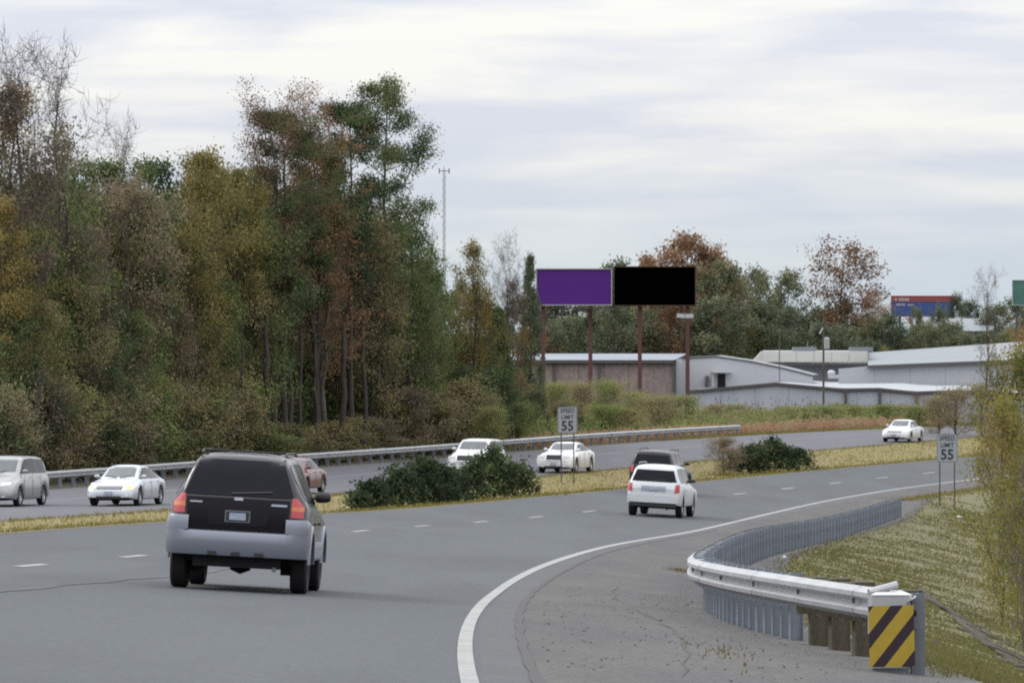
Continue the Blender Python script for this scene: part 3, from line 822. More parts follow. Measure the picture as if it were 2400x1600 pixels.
rear_suv(M['p_white'], 'white sport utility vehicle with red tail lights driving away on the near road', at(1550, 164), 164, True)
rear_suv(M['p_darkgrey'], 'dark sport utility vehicle mostly hidden behind the white one', at(1547, 195), 195, False)

# ---- oncoming cars
SEDAN = dict(L=4.75, W=1.82, clear=.24, R=.325, tw=.205, axles=(-1.38, 1.38), cr=.7, ck=.24, lift=.06,
    top=[(-2.38,.72),(-2.30,.93),(-2.1,.985),(-1.72,1.0),(-1.5,1.08),(-.85,1.37),(-.5,1.42),(.1,1.425),(.35,1.38),(1.05,1.0),(1.2,.97),(1.9,.86),(2.2,.74),(2.38,.56)],
    belt=[(-2.38,.6),(-2.1,.88),(-1.0,.92),(1.0,.87),(1.9,.74),(2.38,.45)],
    wtop=[(-2.38,.70),(-1.7,.70),(-.9,.60),(-.5,.575),(.2,.58),(1.05,.70),(1.3,.72),(2.38,.66)])
FAST = dict(SEDAN, L=4.8, axles=(-1.42, 1.42), top=[(-2.4,.74),(-2.32,.93),(-2.15,.99),(-1.95,1.02),(-1.5,1.16),(-.8,1.38),(-.4,1.42),(.05,1.425),(.35,1.36),(1.12,.97),(1.3,.94),(1.95,.82),(2.2,.72),(2.4,.52)])
BIG = dict(L=5.0, W=1.88, clear=.25, R=.36, tw=.225, axles=(-1.55, 1.52), cr=.5, ck=.15, lift=.04,
    top=[(-2.5,.8),(-2.42,1.02),(-2.2,1.09),(-1.85,1.12),(-1.5,1.22),(-1.05,1.41),(-.6,1.475),(0,1.48),(.3,1.44),(.95,1.08),(1.1,1.06),(2.1,.98),(2.4,.9),(2.5,.62)],
    belt=[(-2.5,.7),(-2.2,1.0),(-1.0,1.02),(1.0,.96),(2.2,.86),(2.5,.5)],
    wtop=[(-2.5,.78),(-1.8,.76),(-1.0,.63),(-.4,.60),(.2,.61),(.95,.74),(2.5,.74)])
def oncoming(name, sp, pm, label, X, Y, cat='car', lit=False, grille='slim', turn=0.0, rim=None):
    b = vehicle(name, sp, pm, label, cat, rim); r = b.root
    T = dict(sp['top'] and [(round(a, 3), z) for a, z in sp['top']])
    hoodz = float(np.interp(sp['L']/2-.45, [a for a, z in sp['top']], [z for a, z in sp['top']]))
    # cowl and roof heights along the windscreen
    tops = sp['top']; zr = max(z for a, z in tops)
    cow = [z for a, z in tops if .9 < a < 1.25]; zc = max(cow)
    wr = float(np.interp(.2, [a for a, z in sp['wtop']], [z for a, z in sp['wtop']]))
    b.band('windscreen', M['glass_mid'], r, 1, -wr-.11, wr+.11, zc+.05, zr-.06, nx=11, nz=7, xt0=-wr+.04, xt1=wr-.04, off=.014)
    zh = hoodz-.06
    if grille == 'wide':
        b.band('grille', M['chrome'], r, 1, -.42, .42, zh-.30, zh, off=.03, nx=7, nz=4)
        b.band('grille_mesh', M['black_plastic'], r, 1, -.38, .38, zh-.27, zh-.03, off=.04, nx=7, nz=4)
    else:
        b.band('grille', M['black_plastic'], r, 1, -.46, .46, zh-.15, zh-.06, off=.02, nx=9, nz=3)
        b.band('grille_bar', M['chrome'], r, 1, -.44, .44, zh-.112, zh-.098, off=.03, nx=9, nz=2)
    b.band('bumper', pm, r, 1, -.82, .82, .32, zh-.20 if grille != 'wide' else .5, off=.05, nx=13, nz=4, depth=.12)
    b.band('air_intake', M['black_plastic'], r, 1, -.44, .44, .27, .36, off=.065, nx=9, nz=3)
    b.band('number_plate', M['plate'], r, 1, -.15, .15, .40, .52, off=.075, nx=3, nz=3)
    for s_ in (-1, 1):
        b.band('headlight', M['white_lit'] if lit and s_ < 0 else M['clear_lens'], r, 1, s_*.50, s_*.80, zh-.17, zh-.03, off=.02, nx=6, nz=4, z1b=zh-.0, z0b=zh-.12)
        if lit: b.band('turn_signal', M['amber_lit'], r, 1, s_*.62, s_*.77, zh-.145, zh-.045, off=.035, nx=4, nz=3)
        b.band('fog_light', M['clear_lens'] if not lit else M['clear_lens'], r, 1, s_*.6, s_*.72, .33, .40, off=.07, nx=3, nz=3)
        b.band('tail_light', M['red_lens'], r, -1, s_*.55, s_*.8, .75, .9)
        bz = zc-.02
        b.side_glass(s_, M['glass_dark'], r, -.02, .98, bz, ztrim=.09)
        b.side_glass(s_, M['glass_dark'], r, -1.02, -.08, bz, ztrim=.09)
        if sp.get('van'): b.side_glass(s_, M['glass_dark'], r, -2.0, -1.1, bz, ztrim=.1)
        else: b.side_glass(s_, M['glass_dark'], r, -1.38, -1.08, bz, ztrim=.09)
        b.mirror(s_, .82, zc+.06, pm, r, size=(.17, .1, .12))
        for yy in (.15, -.85): g = MB(); g.box((s_*(sp['W']/2+.002), yy, zc-.14), (.02, .16, .028)); g.build('door_handle', pm, r)
        x = s_*(sp['W']/2+.0015)
        for yy in (1.0, -.05, -1.02): g = MB(); g.box((x, yy, (zc+.3)/2), (.006, .012, zc-.42)); g.build('door_seam', M['black_plastic'], r)
        w = MB(); w.tube((s_*.05, 1.12, zc+.03), (s_*.42, .98, zc+.08), .012); w.build('wiper', M['black_plastic'], r)
    b.band('rear_window', M['glass_dark'], r, -1, -wr-.02, wr+.02, zc+.08, zr-.07, nx=7, nz=5, xt0=-wr+.06, xt1=wr-.06)
    settle(r, X, Y, tangent(X, Y, False, turn)); return r
oncoming('sedan', FAST, M['p_silverwhite'], 'silver white car with lit amber lights coming towards us behind the dark suv', at(297, 167), 167, lit=True, turn=.02)
oncoming('sedan', SEDAN, M['p_maroon'], 'faded red car mostly hidden behind the dark suv', at(688, 186), 186)
oncoming('sedan', BIG, M['p_white2'], 'bright white square-nosed car passing behind the median speed limit sign', at(1326, 230), 230, grille='wide')
oncoming('sedan', SEDAN, M['p_white'], 'small white car farthest away on the opposite road', at(2116, 303), 303, turn=-.02)
VAN = dict(L=4.95, W=1.96, clear=.26, R=.34, tw=.215, axles=(-1.5, 1.42), cr=.6, ck=.18, lift=.05, van=True,
    top=[(-2.48,.8),(-2.43,1.1),(-2.35,1.35),(-2.2,1.6),(-2.0,1.70),(-1.6,1.74),(-.5,1.76),(.1,1.74),(.4,1.66),(1.1,1.17),(1.25,1.10),(1.95,.96),(2.3,.82),(2.48,.6)],
    belt=[(-2.48,.7),(-2.2,1.02),(1.0,1.0),(1.9,.82),(2.48,.5)],
    wtop=[(-2.48,.80),(-2.2,.73),(-1.9,.70),(.3,.70),(1.1,.80),(2.48,.72)])
oncoming('minivan', VAN, M['p_beige'], 'pale pewter minivan cut off by the left edge of the photo', at(14, 166), 166, cat='minivan', turn=.02)
CROSS = dict(VAN, L=4.7, W=1.86, clear=.3, R=.35, axles=(-1.38, 1.35), top=[(-2.35,.8),(-2.3,1.15),(-2.2,1.35),(-2.05,1.6),(-1.85,1.70),(-.5,1.74),(.1,1.72),(.38,1.64),(.98,1.22),(1.1,1.18),(1.9,1.08),(2.2,.98),(2.35,.7)],
    belt=[(-2.35,.7),(-2.2,1.1),(1.0,1.08),(1.9,.95),(2.35,.6)])
oncoming("suv", CROSS, M['p_white2'], 'white car half hidden behind the dark juniper bushes', at(1117, 222), 222, grille='wide')

# ---------------------------------------------------------------- trees and shrubs
LEAF = {
 'green': leaf_mat('leaf_green', [(.038,.055,.026),(.07,.092,.036),(.125,.14,.048)], .3),
 'pine': leaf_mat('leaf_pine', [(.03,.045,.026),(.055,.075,.034),(.105,.125,.052)], .25),
 'olive': leaf_mat('leaf_olive', [(.065,.068,.03),(.125,.115,.042),(.19,.16,.055)], .35),
 'brown': leaf_mat('leaf_brown', [(.075,.062,.045),(.115,.092,.058),(.16,.13,.072),(.11,.115,.055)], .3),
 'rust': leaf_mat('leaf_rust', [(.12,.078,.05),(.20,.115,.06),(.28,.17,.085)], .35),
 'orange': leaf_mat('leaf_orange', [(.20,.09,.05),(.26,.14,.05),(.22,.18,.05)], .4),
 'gold': leaf_mat('leaf_gold', [(.13,.12,.045),(.22,.18,.06),(.31,.235,.08)], .4),
 'mix': leaf_mat('leaf_mixed', [(.04,.055,.028),(.09,.088,.04),(.15,.115,.06),(.12,.13,.045)], .3, patch=.5),
 'lime': leaf_mat('leaf_lime', [(.09,.11,.032),(.165,.17,.042),(.24,.225,.055),(.25,.2,.07)], .4),
 'juniper': leaf_mat('leaf_juniper', [(.022,.032,.018),(.045,.06,.028),(.115,.14,.055)], .2, pscale=1.5),
 'far': leaf_mat('leaf_distant', [(.045,.06,.037),(.078,.09,.05),(.125,.13,.065)], .25),
 'twig': mat('twig_bark', (0.169,0.146,0.137), .95, col2=(0.098,0.085,0.078), vscale=.8),
 'redtwig': mat('twig_reddish', (0.234,0.178,0.161), .95, col2=(0.138,0.104,0.092), vscale=.8),
 'weed': leaf_mat('leaf_weed', [(0.105,0.14,0.045),(0.19,0.215,0.07),(0.235,0.215,0.095),(0.21,0.165,0.095)], .4, pscale=.25),
 'redgrass': leaf_mat('leaf_redgrass', [(0.267,0.176,0.108),(0.395,0.225,0.134),(0.377,0.287,0.162)], .4),
}
def unit(v): return v/np.maximum(np.linalg.norm(v, axis=-1, keepdims=True), 1e-9)
def skeleton(rs, H, base, rad, shape, nl=26, sub=5, lean=0.0, up=.35, wob=.03, twist=1.0, tr=None):
    """trunk + limbs + boughs as lists of segments (p0,p1,r0,r1), and the bough ends"""
    segs = []; tips = []
    n = 10; tp = [np.zeros(3)]
    tr = tr or H*.013+.05
    for i in range(1, n+1):
        tp.append(np.array([lean*H*(i/n)**1.5+rs.normal(0, wob*H*.25), rs.normal(0, wob*H*.25), H*.97*i/n]))
    tp = np.array(tp); rr = [tr*(1-.88*(i/n)**.9) for i in range(n+1)]
    for i in range(n): segs.append((tp[i], tp[i+1], rr[i], rr[i+1]))
    for k in range(nl):
        f = base+(1-base)*((k+rs.uniform(0, .8))/nl); f = min(f, .985)
        j = f*n; i = int(min(j, n-1)); p = tp[i]+(tp[i+1]-tp[i])*(j-i)
        t = (f-base)/(1-base); L = rad*shape(t)*rs.uniform(.72, 1.18)
        if L < .15: continue
        a = k*2.399*twist+rs.uniform(-.5, .5); u_ = up+rs.uniform(-.18, .28)+.5*t
        d = unit(np.array([math.cos(a), math.sin(a), u_])); q = p.copy(); r0 = rr[i]*.45
        m = 4
        for s in range(m):
            d = unit(d+rs.normal(0, .16, 3)+np.array([0, 0, .08])); q2 = q+d*L/m
            r1 = r0*.62; segs.append((q, q2, r0, r1))
            if s >= 1:
                for _ in range(sub//(m-1)+1):
                    e = unit(d+rs.normal(0, .62, 3)); l2 = L*rs.uniform(.2, .42); q3 = q2+e*l2*.5; q4 = q3+unit(e+rs.normal(0, .3, 3)+np.array([0, 0, .15]))*l2*.5
                    segs.append((q2, q3, r1*.6, r1*.4)); segs.append((q3, q4, r1*.4, r1*.15)); tips.append(q4); tips.append(q3)
            q = q2; r0 = r1
        tips.append(q)
    tips.append(tp[-1])
    return segs, np.array(tips)
def seg_mesh(name, segs, material, k=5, rmin=.0):
    A = np.array([s[0] for s in segs]); B = np.array([s[1] for s in segs]); r0 = np.array([s[2] for s in segs]); r1 = np.array([s[3] for s in segs])
    ok = r0 > rmin; A, B, r0, r1 = A[ok], B[ok], np.maximum(r0[ok], .006), np.maximum(r1[ok], .004)
    d = unit(B-A); h = np.where(np.abs(d[:, 2:3]) > .9, np.array([[1., 0, 0]]), np.array([[0., 0, 1]]))
    a = unit(np.cross(d, h)); b = np.cross(d, a); n = len(A); V = np.zeros((n, 2, k, 3))
    for i in range(k):
        t = 2*math.pi*i/k; o = a*math.cos(t)+b*math.sin(t)
        V[:, 0, i] = A+o*r0[:, None]; V[:, 1, i] = B+o*r1[:, None]
    idx = np.arange(n*2*k).reshape(n, 2, k); Q = []
    for i in range(k):
        j = (i+1) % k; Q.append(np.stack([idx[:,0,i], idx[:,0,j], idx[:,1,j], idx[:,1,i]], 1))
    return fast_mesh(name, V.reshape(-1, 3), np.concatenate(Q), material, smooth=True)
def leaf_cloud(rs, centres, per, spread, size, flat=.75, droop=0.0):
    n = len(centres)*per
    c = np.repeat(centres, per, 0)+rs.normal(0, 1, (n, 3))*np.array([spread, spread, spread*flat])
    d = unit(rs.normal(0, 1, (n, 3))); d[:, 2] -= droop; d = unit(d)
    h = unit(rs.normal(0, 1, (n, 3))); a = unit(np.cross(d, h)); s = size*rs.uniform(.55, 1.35, (n, 1))
    V = np.stack([c-d*s*.5, c+a*s*.32, c+d*s*.5, c-a*s*.32], 1)
    return V.reshape(-1, 3), np.arange(n*4).reshape(n, 4)
S_round = lambda t: math.sin(math.pi*min(1, .12+.88*t))**.6 if t < .97 else .3
S_cone = lambda t: (1-t)**.8+.06
S_vase = lambda t: .45+.55*math.sin(math.pi*t*.8)
S_pine = lambda t: .55+.5*math.sin(math.pi*min(1, t*1.05))-.15*t
S_col = lambda t: .75*math.sin(math.pi*(.15+.8*t))+.2
class Proto:
    pass
PROTO = {}
def proto(key, H, base, rad, shape, leaf, per, spread, size, seed, bark='bark', nl=26, sub=5, up=.35, lean=0, flat=.75, thin=1.0, crown='crown', wob=.03, droop=0.0, tr=None):
    if leaf not in ('twig', 'redtwig', 'lime', 'orange'): size *= .70; per = int(per*1.9); spread *= .92
    rs = np.random.RandomState(seed)
    segs, tips = skeleton(rs, H, base, rad, shape, nl, sub, lean, up, wob, tr=tr)
    p = Proto(); p.H = H; p.rad = rad
    if thin < 1: tips = tips[rs.uniform(size=len(tips)) < thin]
    p.trunk = seg_mesh('trunk', segs, M[bark])
    if leaf in ('twig', 'redtwig'):
        tw = []
        for t in tips:
            for _ in range(per):
                d = unit(rs.normal(0, 1, 3)+np.array([0, 0, .9])); q = t+d*rs.uniform(.3, .9)*spread*1.6; q2 = q+unit(d+rs.normal(0, .5, 3))*spread*.8
                tw.append((t, q, .013, .009)); tw.append((q, q2, .009, .004))
        p.crown = seg_mesh('twigs', tw, LEAF[leaf], k=3); p.cname = 'twigs'
    else:
        V, Q = leaf_cloud(rs, tips, per, spread, size, flat, droop)
        p.crown = fast_mesh(crown, V, Q, LEAF[leaf]); p.cname = crown
        p.extra = None
    co = np.empty(len(p.crown.vertices)*3, np.float32); p.crown.vertices.foreach_get('co', co)
    p.H = float(np.percentile(co[2::3], 99.3))          # true height of the crown's top
    PROTO[key] = p
def plant(key, name, X, Y, H, width, label, cat='tree', group=None, z=None, rot=None, tilt=0.0, minw=0.8):
    p = PROTO[key]
    z = ground(X, Y, -.05) if z is None else z
    o = empty(name, (X, Y, z), label, cat, group)
    sz = H/p.H; sx = max(width/(2*p.rad), sz*minw); sy = sx
    o.scale = (sx, sx, sz); o.rotation_euler = (tilt, 0, RS.uniform(0, 6.28) if rot is None else rot)
    mesh_obj('trunk', p.trunk, o); c = mesh_obj(p.cname, p.crown, o)
    if p.cname == 'twigs': c['kind'] = 'stuff'
    return o
proto('round_green', 14, .22, 4.2, S_round, 'green', 16, .42, .30, 1)
proto('round_green2', 14, .18, 4.2, S_round, 'mix', 16, .42, .30, 2)
proto('round_olive', 14, .2, 4.2, S_round, 'olive', 16, .42, .28, 3)
proto('round_brown', 14, .2, 4.2, S_round, 'brown', 17, .5, .26, 4, bark='bark_grey')
proto('round_rust', 14, .22, 4.2, S_round, 'rust', 12, .45, .26, 5, bark='bark_grey')
proto('round_gold', 12, .15, 3.6, S_round, 'gold', 14, .42, .26, 6, bark='bark_grey')
proto('col_mix', 14, .1, 3.0, S_col, 'mix', 14, .45, .28, 7)
proto('col_green', 14, .1, 3.0, S_col, 'green', 15, .45, .28, 8)
proto('col_brown', 14, .12, 3.0, S_col, 'brown', 12, .45, .25, 9, bark='bark_grey')
proto('tall_green', 18, .5, 2.7, S_round, 'green', 18, .4, .28, 51)
proto('tall_brown', 18, .5, 2.7, S_round, 'brown', 16, .42, .25, 52, bark='bark_grey')
proto('tall_olive', 18, .52, 2.8, S_round, 'olive', 18, .42, .27, 53)
proto('gap_green', 16, .3, 3.0, S_vase, 'green', 9, .34, .28, 54, nl=22, up=.6)
proto('tall_gold', 16, .35, 2.6, S_round, 'gold', 13, .4, .25, 55)
proto('tall_rust', 16, .35, 3.0, S_round, 'rust', 9, .42, .25, 56, bark='bark_grey')
proto('pine', 18, .5, 2.6, S_pine, 'pine', 48, .44, .19, 10, nl=24, sub=4, up=.15, flat=.4, wob=.02, tr=.24)
proto('pine_big', 20, .42, 3.9, S_pine, 'pine', 62, .46, .19, 21, nl=22, sub=3, up=.12, flat=.42, wob=.02, tr=.3)
proto('sparse_red', 18, .42, 3.8, S_vase, 'rust', 6, .24, .17, 12, bark='bark', up=.8, nl=44, sub=9)
proto('bare', 18, .45, 3.6, S_vase, 'twig', 3, .5, .2, 13, bark='bark', up=.95, nl=26, sub=5)
proto('bare_fan', 14, .5, 3.0, S_vase, 'twig', 3, .5, .2, 14, bark='bark', up=1.5, nl=26, sub=5)
proto('conifer', 12, .04, 2.6, S_cone, 'far', 16, .3, .26, 15, nl=46, sub=3, up=-.05)
proto('dark_conifer', 10, .04, 2.6, S_cone, 'juniper', 16, .3, .26, 16, nl=46, sub=3, up=-.05)
proto('far_round', 18, .12, 6.0, S_round, 'far', 15, .65, .5, 17)
proto('far_rust', 20, .3, 5.0, S_round, 'rust', 14, .6, .42, 18)
proto('far_rust_sparse', 17, .5, 4.2, S_vase, 'rust', 7, .42, .36, 19, bark='bark_grey', up=.9, nl=30)
proto('far_pine', 16, .35, 3.6, S_pine, 'far', 14, .5, .42, 20, nl=20, sub=3)
proto('shrub_mix', 4, .02, 2.0, S_round, 'mix', 12, .3, .2, 31, nl=22)
proto('shrub_green', 4, .02, 2.0, S_round, 'green', 12, .3, .2, 32, nl=22)
proto('shrub_weed', 3.5, .02, 2.0, S_round, 'weed', 14, .35, .17, 33, nl=22, up=.8)
proto('shrub_brown', 4, .02, 2.0, S_round, 'brown', 9, .3, .18, 34, nl=22, up=.8)
W = 'roadside wood left of the road'
def wood_edge(x):                    # distance of the wood's face for a photo column
    Y_ = np.linspace(150, 330, 361); D_, u_ = inv((x-1200.0)*Y_/F, Y_)
    return float(Y_[np.argmin(np.abs(u_+30.3))])
def tree_px(key, name, x, ytop, wpx, Y, label, cat='tree', group=None, **kw):
    X = at(x, Y); z = ground(X, Y, -.05); H = hz_(ytop, Y)-z
    return plant(key, name, X, Y, H, wpx*Y/F, label, cat, group, z=z, **kw)
# -- trees of the wood that can be told apart, left to right
T = [
 ('tall_gold','broadleaf_tree',5,470,170,196,'yellow leaved tree at the left edge of the roadside wood'),
 ('bare','bare_tree',25,80,250,212,'tall bare tree at the top left corner, twigs against the sky'),
 ('bare','bare_tree',135,98,230,216,'second tall bare tree, rising beside the brown crown at upper left'),
 ('bare','bare_tree',290,275,120,236,'thin bare tree top poking out between the two tall clumps'),
 ('tall_brown','broadleaf_tree',45,200,160,205,'brown crowned tree beneath the tall bare trees at upper left'),
 ('gap_green','broadleaf_tree',155,305,185,204,'dark green tree with sky gaps below the tall bare trees'),
 ('gap_green','broadleaf_tree',20,330,200,208,'dark leafy tree at the left border under the brown crown'),
 ('tall_green','broadleaf_tree',255,378,110,226,'narrow green tree top right of the sky gap tree'),
 ('tall_green','broadleaf_tree',345,375,110,226,'small green tree top left of the olive double crown'),
 ('tall_olive','broadleaf_tree',470,355,190,216,'olive crowned tree forming the hump left of the reddish sparse tree'),
 ('tall_olive','broadleaf_tree',555,395,170,214,'second olive crown just right of the hump'),
 ('round_brown','broadleaf_tree',300,415,300,196,'large brown leaved tree filling the middle of the left wood'),
 ('round_brown','broadleaf_tree',180,520,220,192,'lower brown leaved tree in front of the sky gap tree'),
 ('sparse_red','sparse_tree',640,198,250,232,'tall sparse tree with reddish last leaves against the sky'),
 ('sparse_red','sparse_tree',735,210,130,234,'narrow sparse reddish tree touching the pine group'),
 ('pine','pine_tree',665,262,200,230,'dark pine inside the reddish sparse tree'),
 ('pine','pine_tree',745,330,150,230,'shorter pine between the reddish tree and the tall pines'),
 ('pine','pine_tree',822,245,185,238,'second tallest pine standing left of the tallest one'),
 ('pine_big','pine_tree',905,190,262,238,'tallest pine with boughs reaching right over the sky'),
 ('tall_rust','broadleaf_tree',760,465,210,222,'rusty brown tree below the pine group'),
 ('col_mix','broadleaf_tree',870,500,170,226,'olive and brown tree in front of the tallest pine trunk'),
 ('round_green','broadleaf_tree',600,480,200,212,'dark green tree below the reddish sparse tree'),
 ('round_olive','broadleaf_tree',430,540,230,204,'olive tree in the middle height of the left wood'),
 ('col_green','broadleaf_tree',965,520,110,244,'small leafy tree stepping down right of the tallest pine'),
 ('bare','bare_tree',1010,535,90,256,'little bare tree beside the thin radio mast'),
 ('round_green','broadleaf_tree',1010,620,120,250,'green tree at the foot of the radio mast'),
 ('tall_gold','broadleaf_tree',1110,568,100,268,'small yellow and orange tree right of the radio mast'),
 ('bare_fan','bare_tree',1188,545,120,282,'fan shaped bare tree left of the purple billboard'),
 ('conifer','conifer_tree',1243,603,80,300,'pointed conifer touching the purple billboard'),
 ('tall_rust','broadleaf_tree',1200,655,80,285,'brown crown just left of the pointed conifer'),
 ('round_olive','broadleaf_tree',1120,665,130,262,'olive tree below the yellow and orange tree'),
 ('dark_conifer','conifer_tree',1165,725,120,262,'very dark conifer at the right end of the left wood'),
 ('round_gold','broadleaf_tree',1226,775,70,300,'yellow green round tree left of the brick warehouse'),
]
for key, nm, x, yt, w, Y, lab in T:
    tree_px(key, nm, x, yt, w, max(Y, wood_edge(x)+5) if x < 1200 else Y, lab, minw=(.8 if x < 1000 and key[:4] != 'pine' else .62 if key == 'bare_fan' else .5 if x < 1090 else .62 if key == 'bare_fan' else .32))
# -- the mass of the wood below them, three rows deep
fill = ['col_mix','col_green','round_green','round_brown','col_brown','round_olive','round_green2','round_green','col_green','round_green2']
rr = random.Random(5)
def top_line(x):
    return float(np.interp(x, [-60, 100, 240, 330, 520, 700, 900, 980, 1100, 1180, 1260], [430, 430, 440, 450, 450, 470, 540, 620, 690, 720, 800]))
for row, (dy, gap, up_) in enumerate(((4, 66, 250), (9, 60, 120), (15, 58, 20), (24, 60, -10))):
    x = -50+row*23
    while x < 1190:
        Y = wood_edge(x)+dy+rr.uniform(-1.5, 1.5); yt = top_line(x)+up_+rr.uniform(-50, 50)
        yt = min(yt, 860)
        k = rr.choice(fill)
        bare_front = 585 < x < 930
        if bare_front and row == 0: x += gap; continue
        if bare_front and row == 1: k = rr.choice(['tall_olive','tall_green','tall_brown','tall_green']); yt = min(yt, 600)
        kind = {'tall_olive':'olive leaved','tall_green':'dark green','tall_brown':'brown leaved','col_mix':'mixed green and brown','col_green':'dark green','round_green':'dark green','round_brown':'brown leaved','col_brown':'brown leaved','round_olive':'olive leaved','round_green2':'mixed green and brown'}[k]
        rowname = ('in the wood\'s front row', 'in the wood\'s second row', 'in the middle depth of the wood', 'deep in the wood')[row]
        tree_px(k, 'broadleaf_tree', x, yt, rr.uniform(110, 170), Y, f'{kind} tree {rowname} beyond the opposite road', group=f'{kind} trees {rowname}', minw=.8 if x < 1000 else .45)
        x += gap*rr.uniform(.8, 1.25)
# -- slender bare trunks seen along the edge of the wood
pole_rs = np.random.RandomState(3)
for i, (x, y0, w, Y) in enumerate([(66,870,16,190),(628,740,16,225),(804,760,17,238),(858,765,14,240),(700,770,11,232),(745,800,12,234),(560,800,9,222),(1150,780,5,262),(1165,930,5,262)]):
    Y = wood_edge(x); X = at(x, Y); z = ground(X, Y, -.1); H = hz_(y0, Y)-z
    lean = [.12,-.015,.01,-.03,.02,-.02,.03,0,0][i]
    segs = []; k = 8; p = np.array([0, 0, 0.]); r = w*Y/F/2
    for j in range(k):
        q = np.array([lean*H*(j+1)/k+pole_rs.normal(0, .04), pole_rs.normal(0, .03), H*(j+1)/k]); segs.append((p, q, r*(1-.4*j/k), r*(1-.4*(j+1)/k))); p = q
    o = mesh_obj('tree_trunk', seg_mesh('tree_trunk', segs, M['bark'], k=7))
    Y = wood_edge(x)-.6; X = at(x, Y); o.location = (X, Y, ground(X, Y, -.1))
    tag(o, ['thick leaning dark trunk at the left end of the wood','straight dark trunk left of the pair of bare trunks','left trunk of the pair standing close together','right, slimmer trunk of the pair standing close together',
        'slim dark trunk left of the pair of bare trunks','dark trunk just left of the trunk pair','thinnest dark trunk above the near dark suv','thin pale stem on the dark conifer','short thin pale stem under the dark conifer'][i], 'tree trunk')
for k in range(26):                  # thicket closing the view between the bare trunks
    x = 570+k*15+rr.uniform(-5, 5); Y = wood_edge(x)+rr.uniform(17, 30)
    plant('shrub_green', 'shrub', at(x, Y), Y, rr.uniform(6.5, 9.5), rr.uniform(5, 7), 'dark green thicket shrub deep behind the bare trunks of the wood', 'shrub', 'thicket shrubs behind the bare trunks', minw=.3)
# -- undergrowth along the far guardrail
n_sh = 0
x = -40
while x < 1180:
    Y = wood_edge(x)+rr.uniform(.3, 3.5); k = rr.choice(['shrub_mix','shrub_green','shrub_mix','shrub_brown'])
    kind = {'shrub_mix':'green and brown','shrub_green':'dark green','shrub_brown':'brown twiggy'}[k]
    X = at(x, Y)
    plant(k, 'shrub', X, Y, rr.uniform(2.6, 5.2) if not 600 < x < 920 else rr.uniform(1.2, 2.6), rr.uniform(3, 5), f'{kind} shrub just behind the far guardrail, one of a row', 'shrub', f'{kind} shrubs behind the far guardrail')
    x += rr.uniform(18, 34)
# -- distant trees behind the warehouses
FT = [
 ('far_pine',1440,612,110,550,'dark tree top peeping over the black billboard'),
 ('far_rust',1602,550,225,578,'orange brown domed oak right above the black billboard'),
 ('far_rust',1528,598,120,580,'orange brown tree top behind the black billboard'),
 ('far_rust',1668,578,170,579,'lower right lobe of orange and olive foliage beside the domed oak'),
 ('far_round',1690,612,170,575,'olive dark tree on the right shoulder of the orange oak'),
 ('far_round',1770,630,130,600,'dark bluish tree between the oak and the sparse orange tree'),
 ('far_pine',1845,636,110,610,'dark pine with sky gaps left of the sparse orange tree'),
 ('far_rust_sparse',1975,562,230,580,'sparse orange tree branching against the sky'),
 ('far_rust_sparse',2045,668,110,600,'small rusty tree left of the red and blue billboard'),
 ('far_pine',2240,690,60,660,'small dark round topped pine right of the red and blue billboard'),
 ('far_pine',2275,705,90,670,'dark tree above the distant pale roof'),
 ('far_round',2200,716,70,625,'dark tree overlapping the lower right of the red and blue billboard'),
 ('far_pine',2150,722,50,630,'small tree overlapping the middle of the red and blue billboard'),
 ('bare',2315,625,110,430,'bare tree against the sky near the right edge'),
 ('far_pine',2330,715,120,640,'dark tree beneath the green sign at the right edge'),
 ('far_pine',2385,700,110,650,'dark tree top in front of the green sign'),
]
for key, x, yt, w, Y, lab in FT:
    tree_px(key, 'distant_tree', x, yt, w, Y, lab, minw=.8 if x < 2100 else .3)
x = 1235
while x < 2110:
    for dy, up_ in ((0, 60), (26, 0)):
        Y = 560+dy+rr.uniform(-5, 5); k = rr.choice(['far_round','far_round','far_pine','far_round','far_rust'] if x < 1700 else ['far_round','far_round','round_olive','far_round'])
        yt = float(np.interp(x, [1235,1440,1600,1720,1850,1950,2050,2110], [700,668,630,668,715,698,730,775]))+up_+rr.uniform(-14, 22)
        kind = {'far_round':'dark green','far_pine':'dark open crowned','far_rust':'rusty brown','round_olive':'olive'}[k]
        tree_px(k, 'distant_tree', x+rr.uniform(-15, 15), yt, rr.uniform(120, 200), Y, f'{kind} tree in the dense belt behind the warehouses, one of many', group=f'{kind} trees in the belt behind the warehouses')
    x += rr.uniform(42, 62)
x = 2050
while x < 2400:
    Y = 585+rr.uniform(-6, 6); yt = 768+rr.uniform(-12, 15)
    tree_px(rr.choice(['far_round','far_pine']), 'distant_tree', x, yt, rr.uniform(60, 110), Y, 'low dark tree in the row below the red and blue billboard', group='low dark trees below the red and blue billboard')
    x += rr.uniform(22, 34)

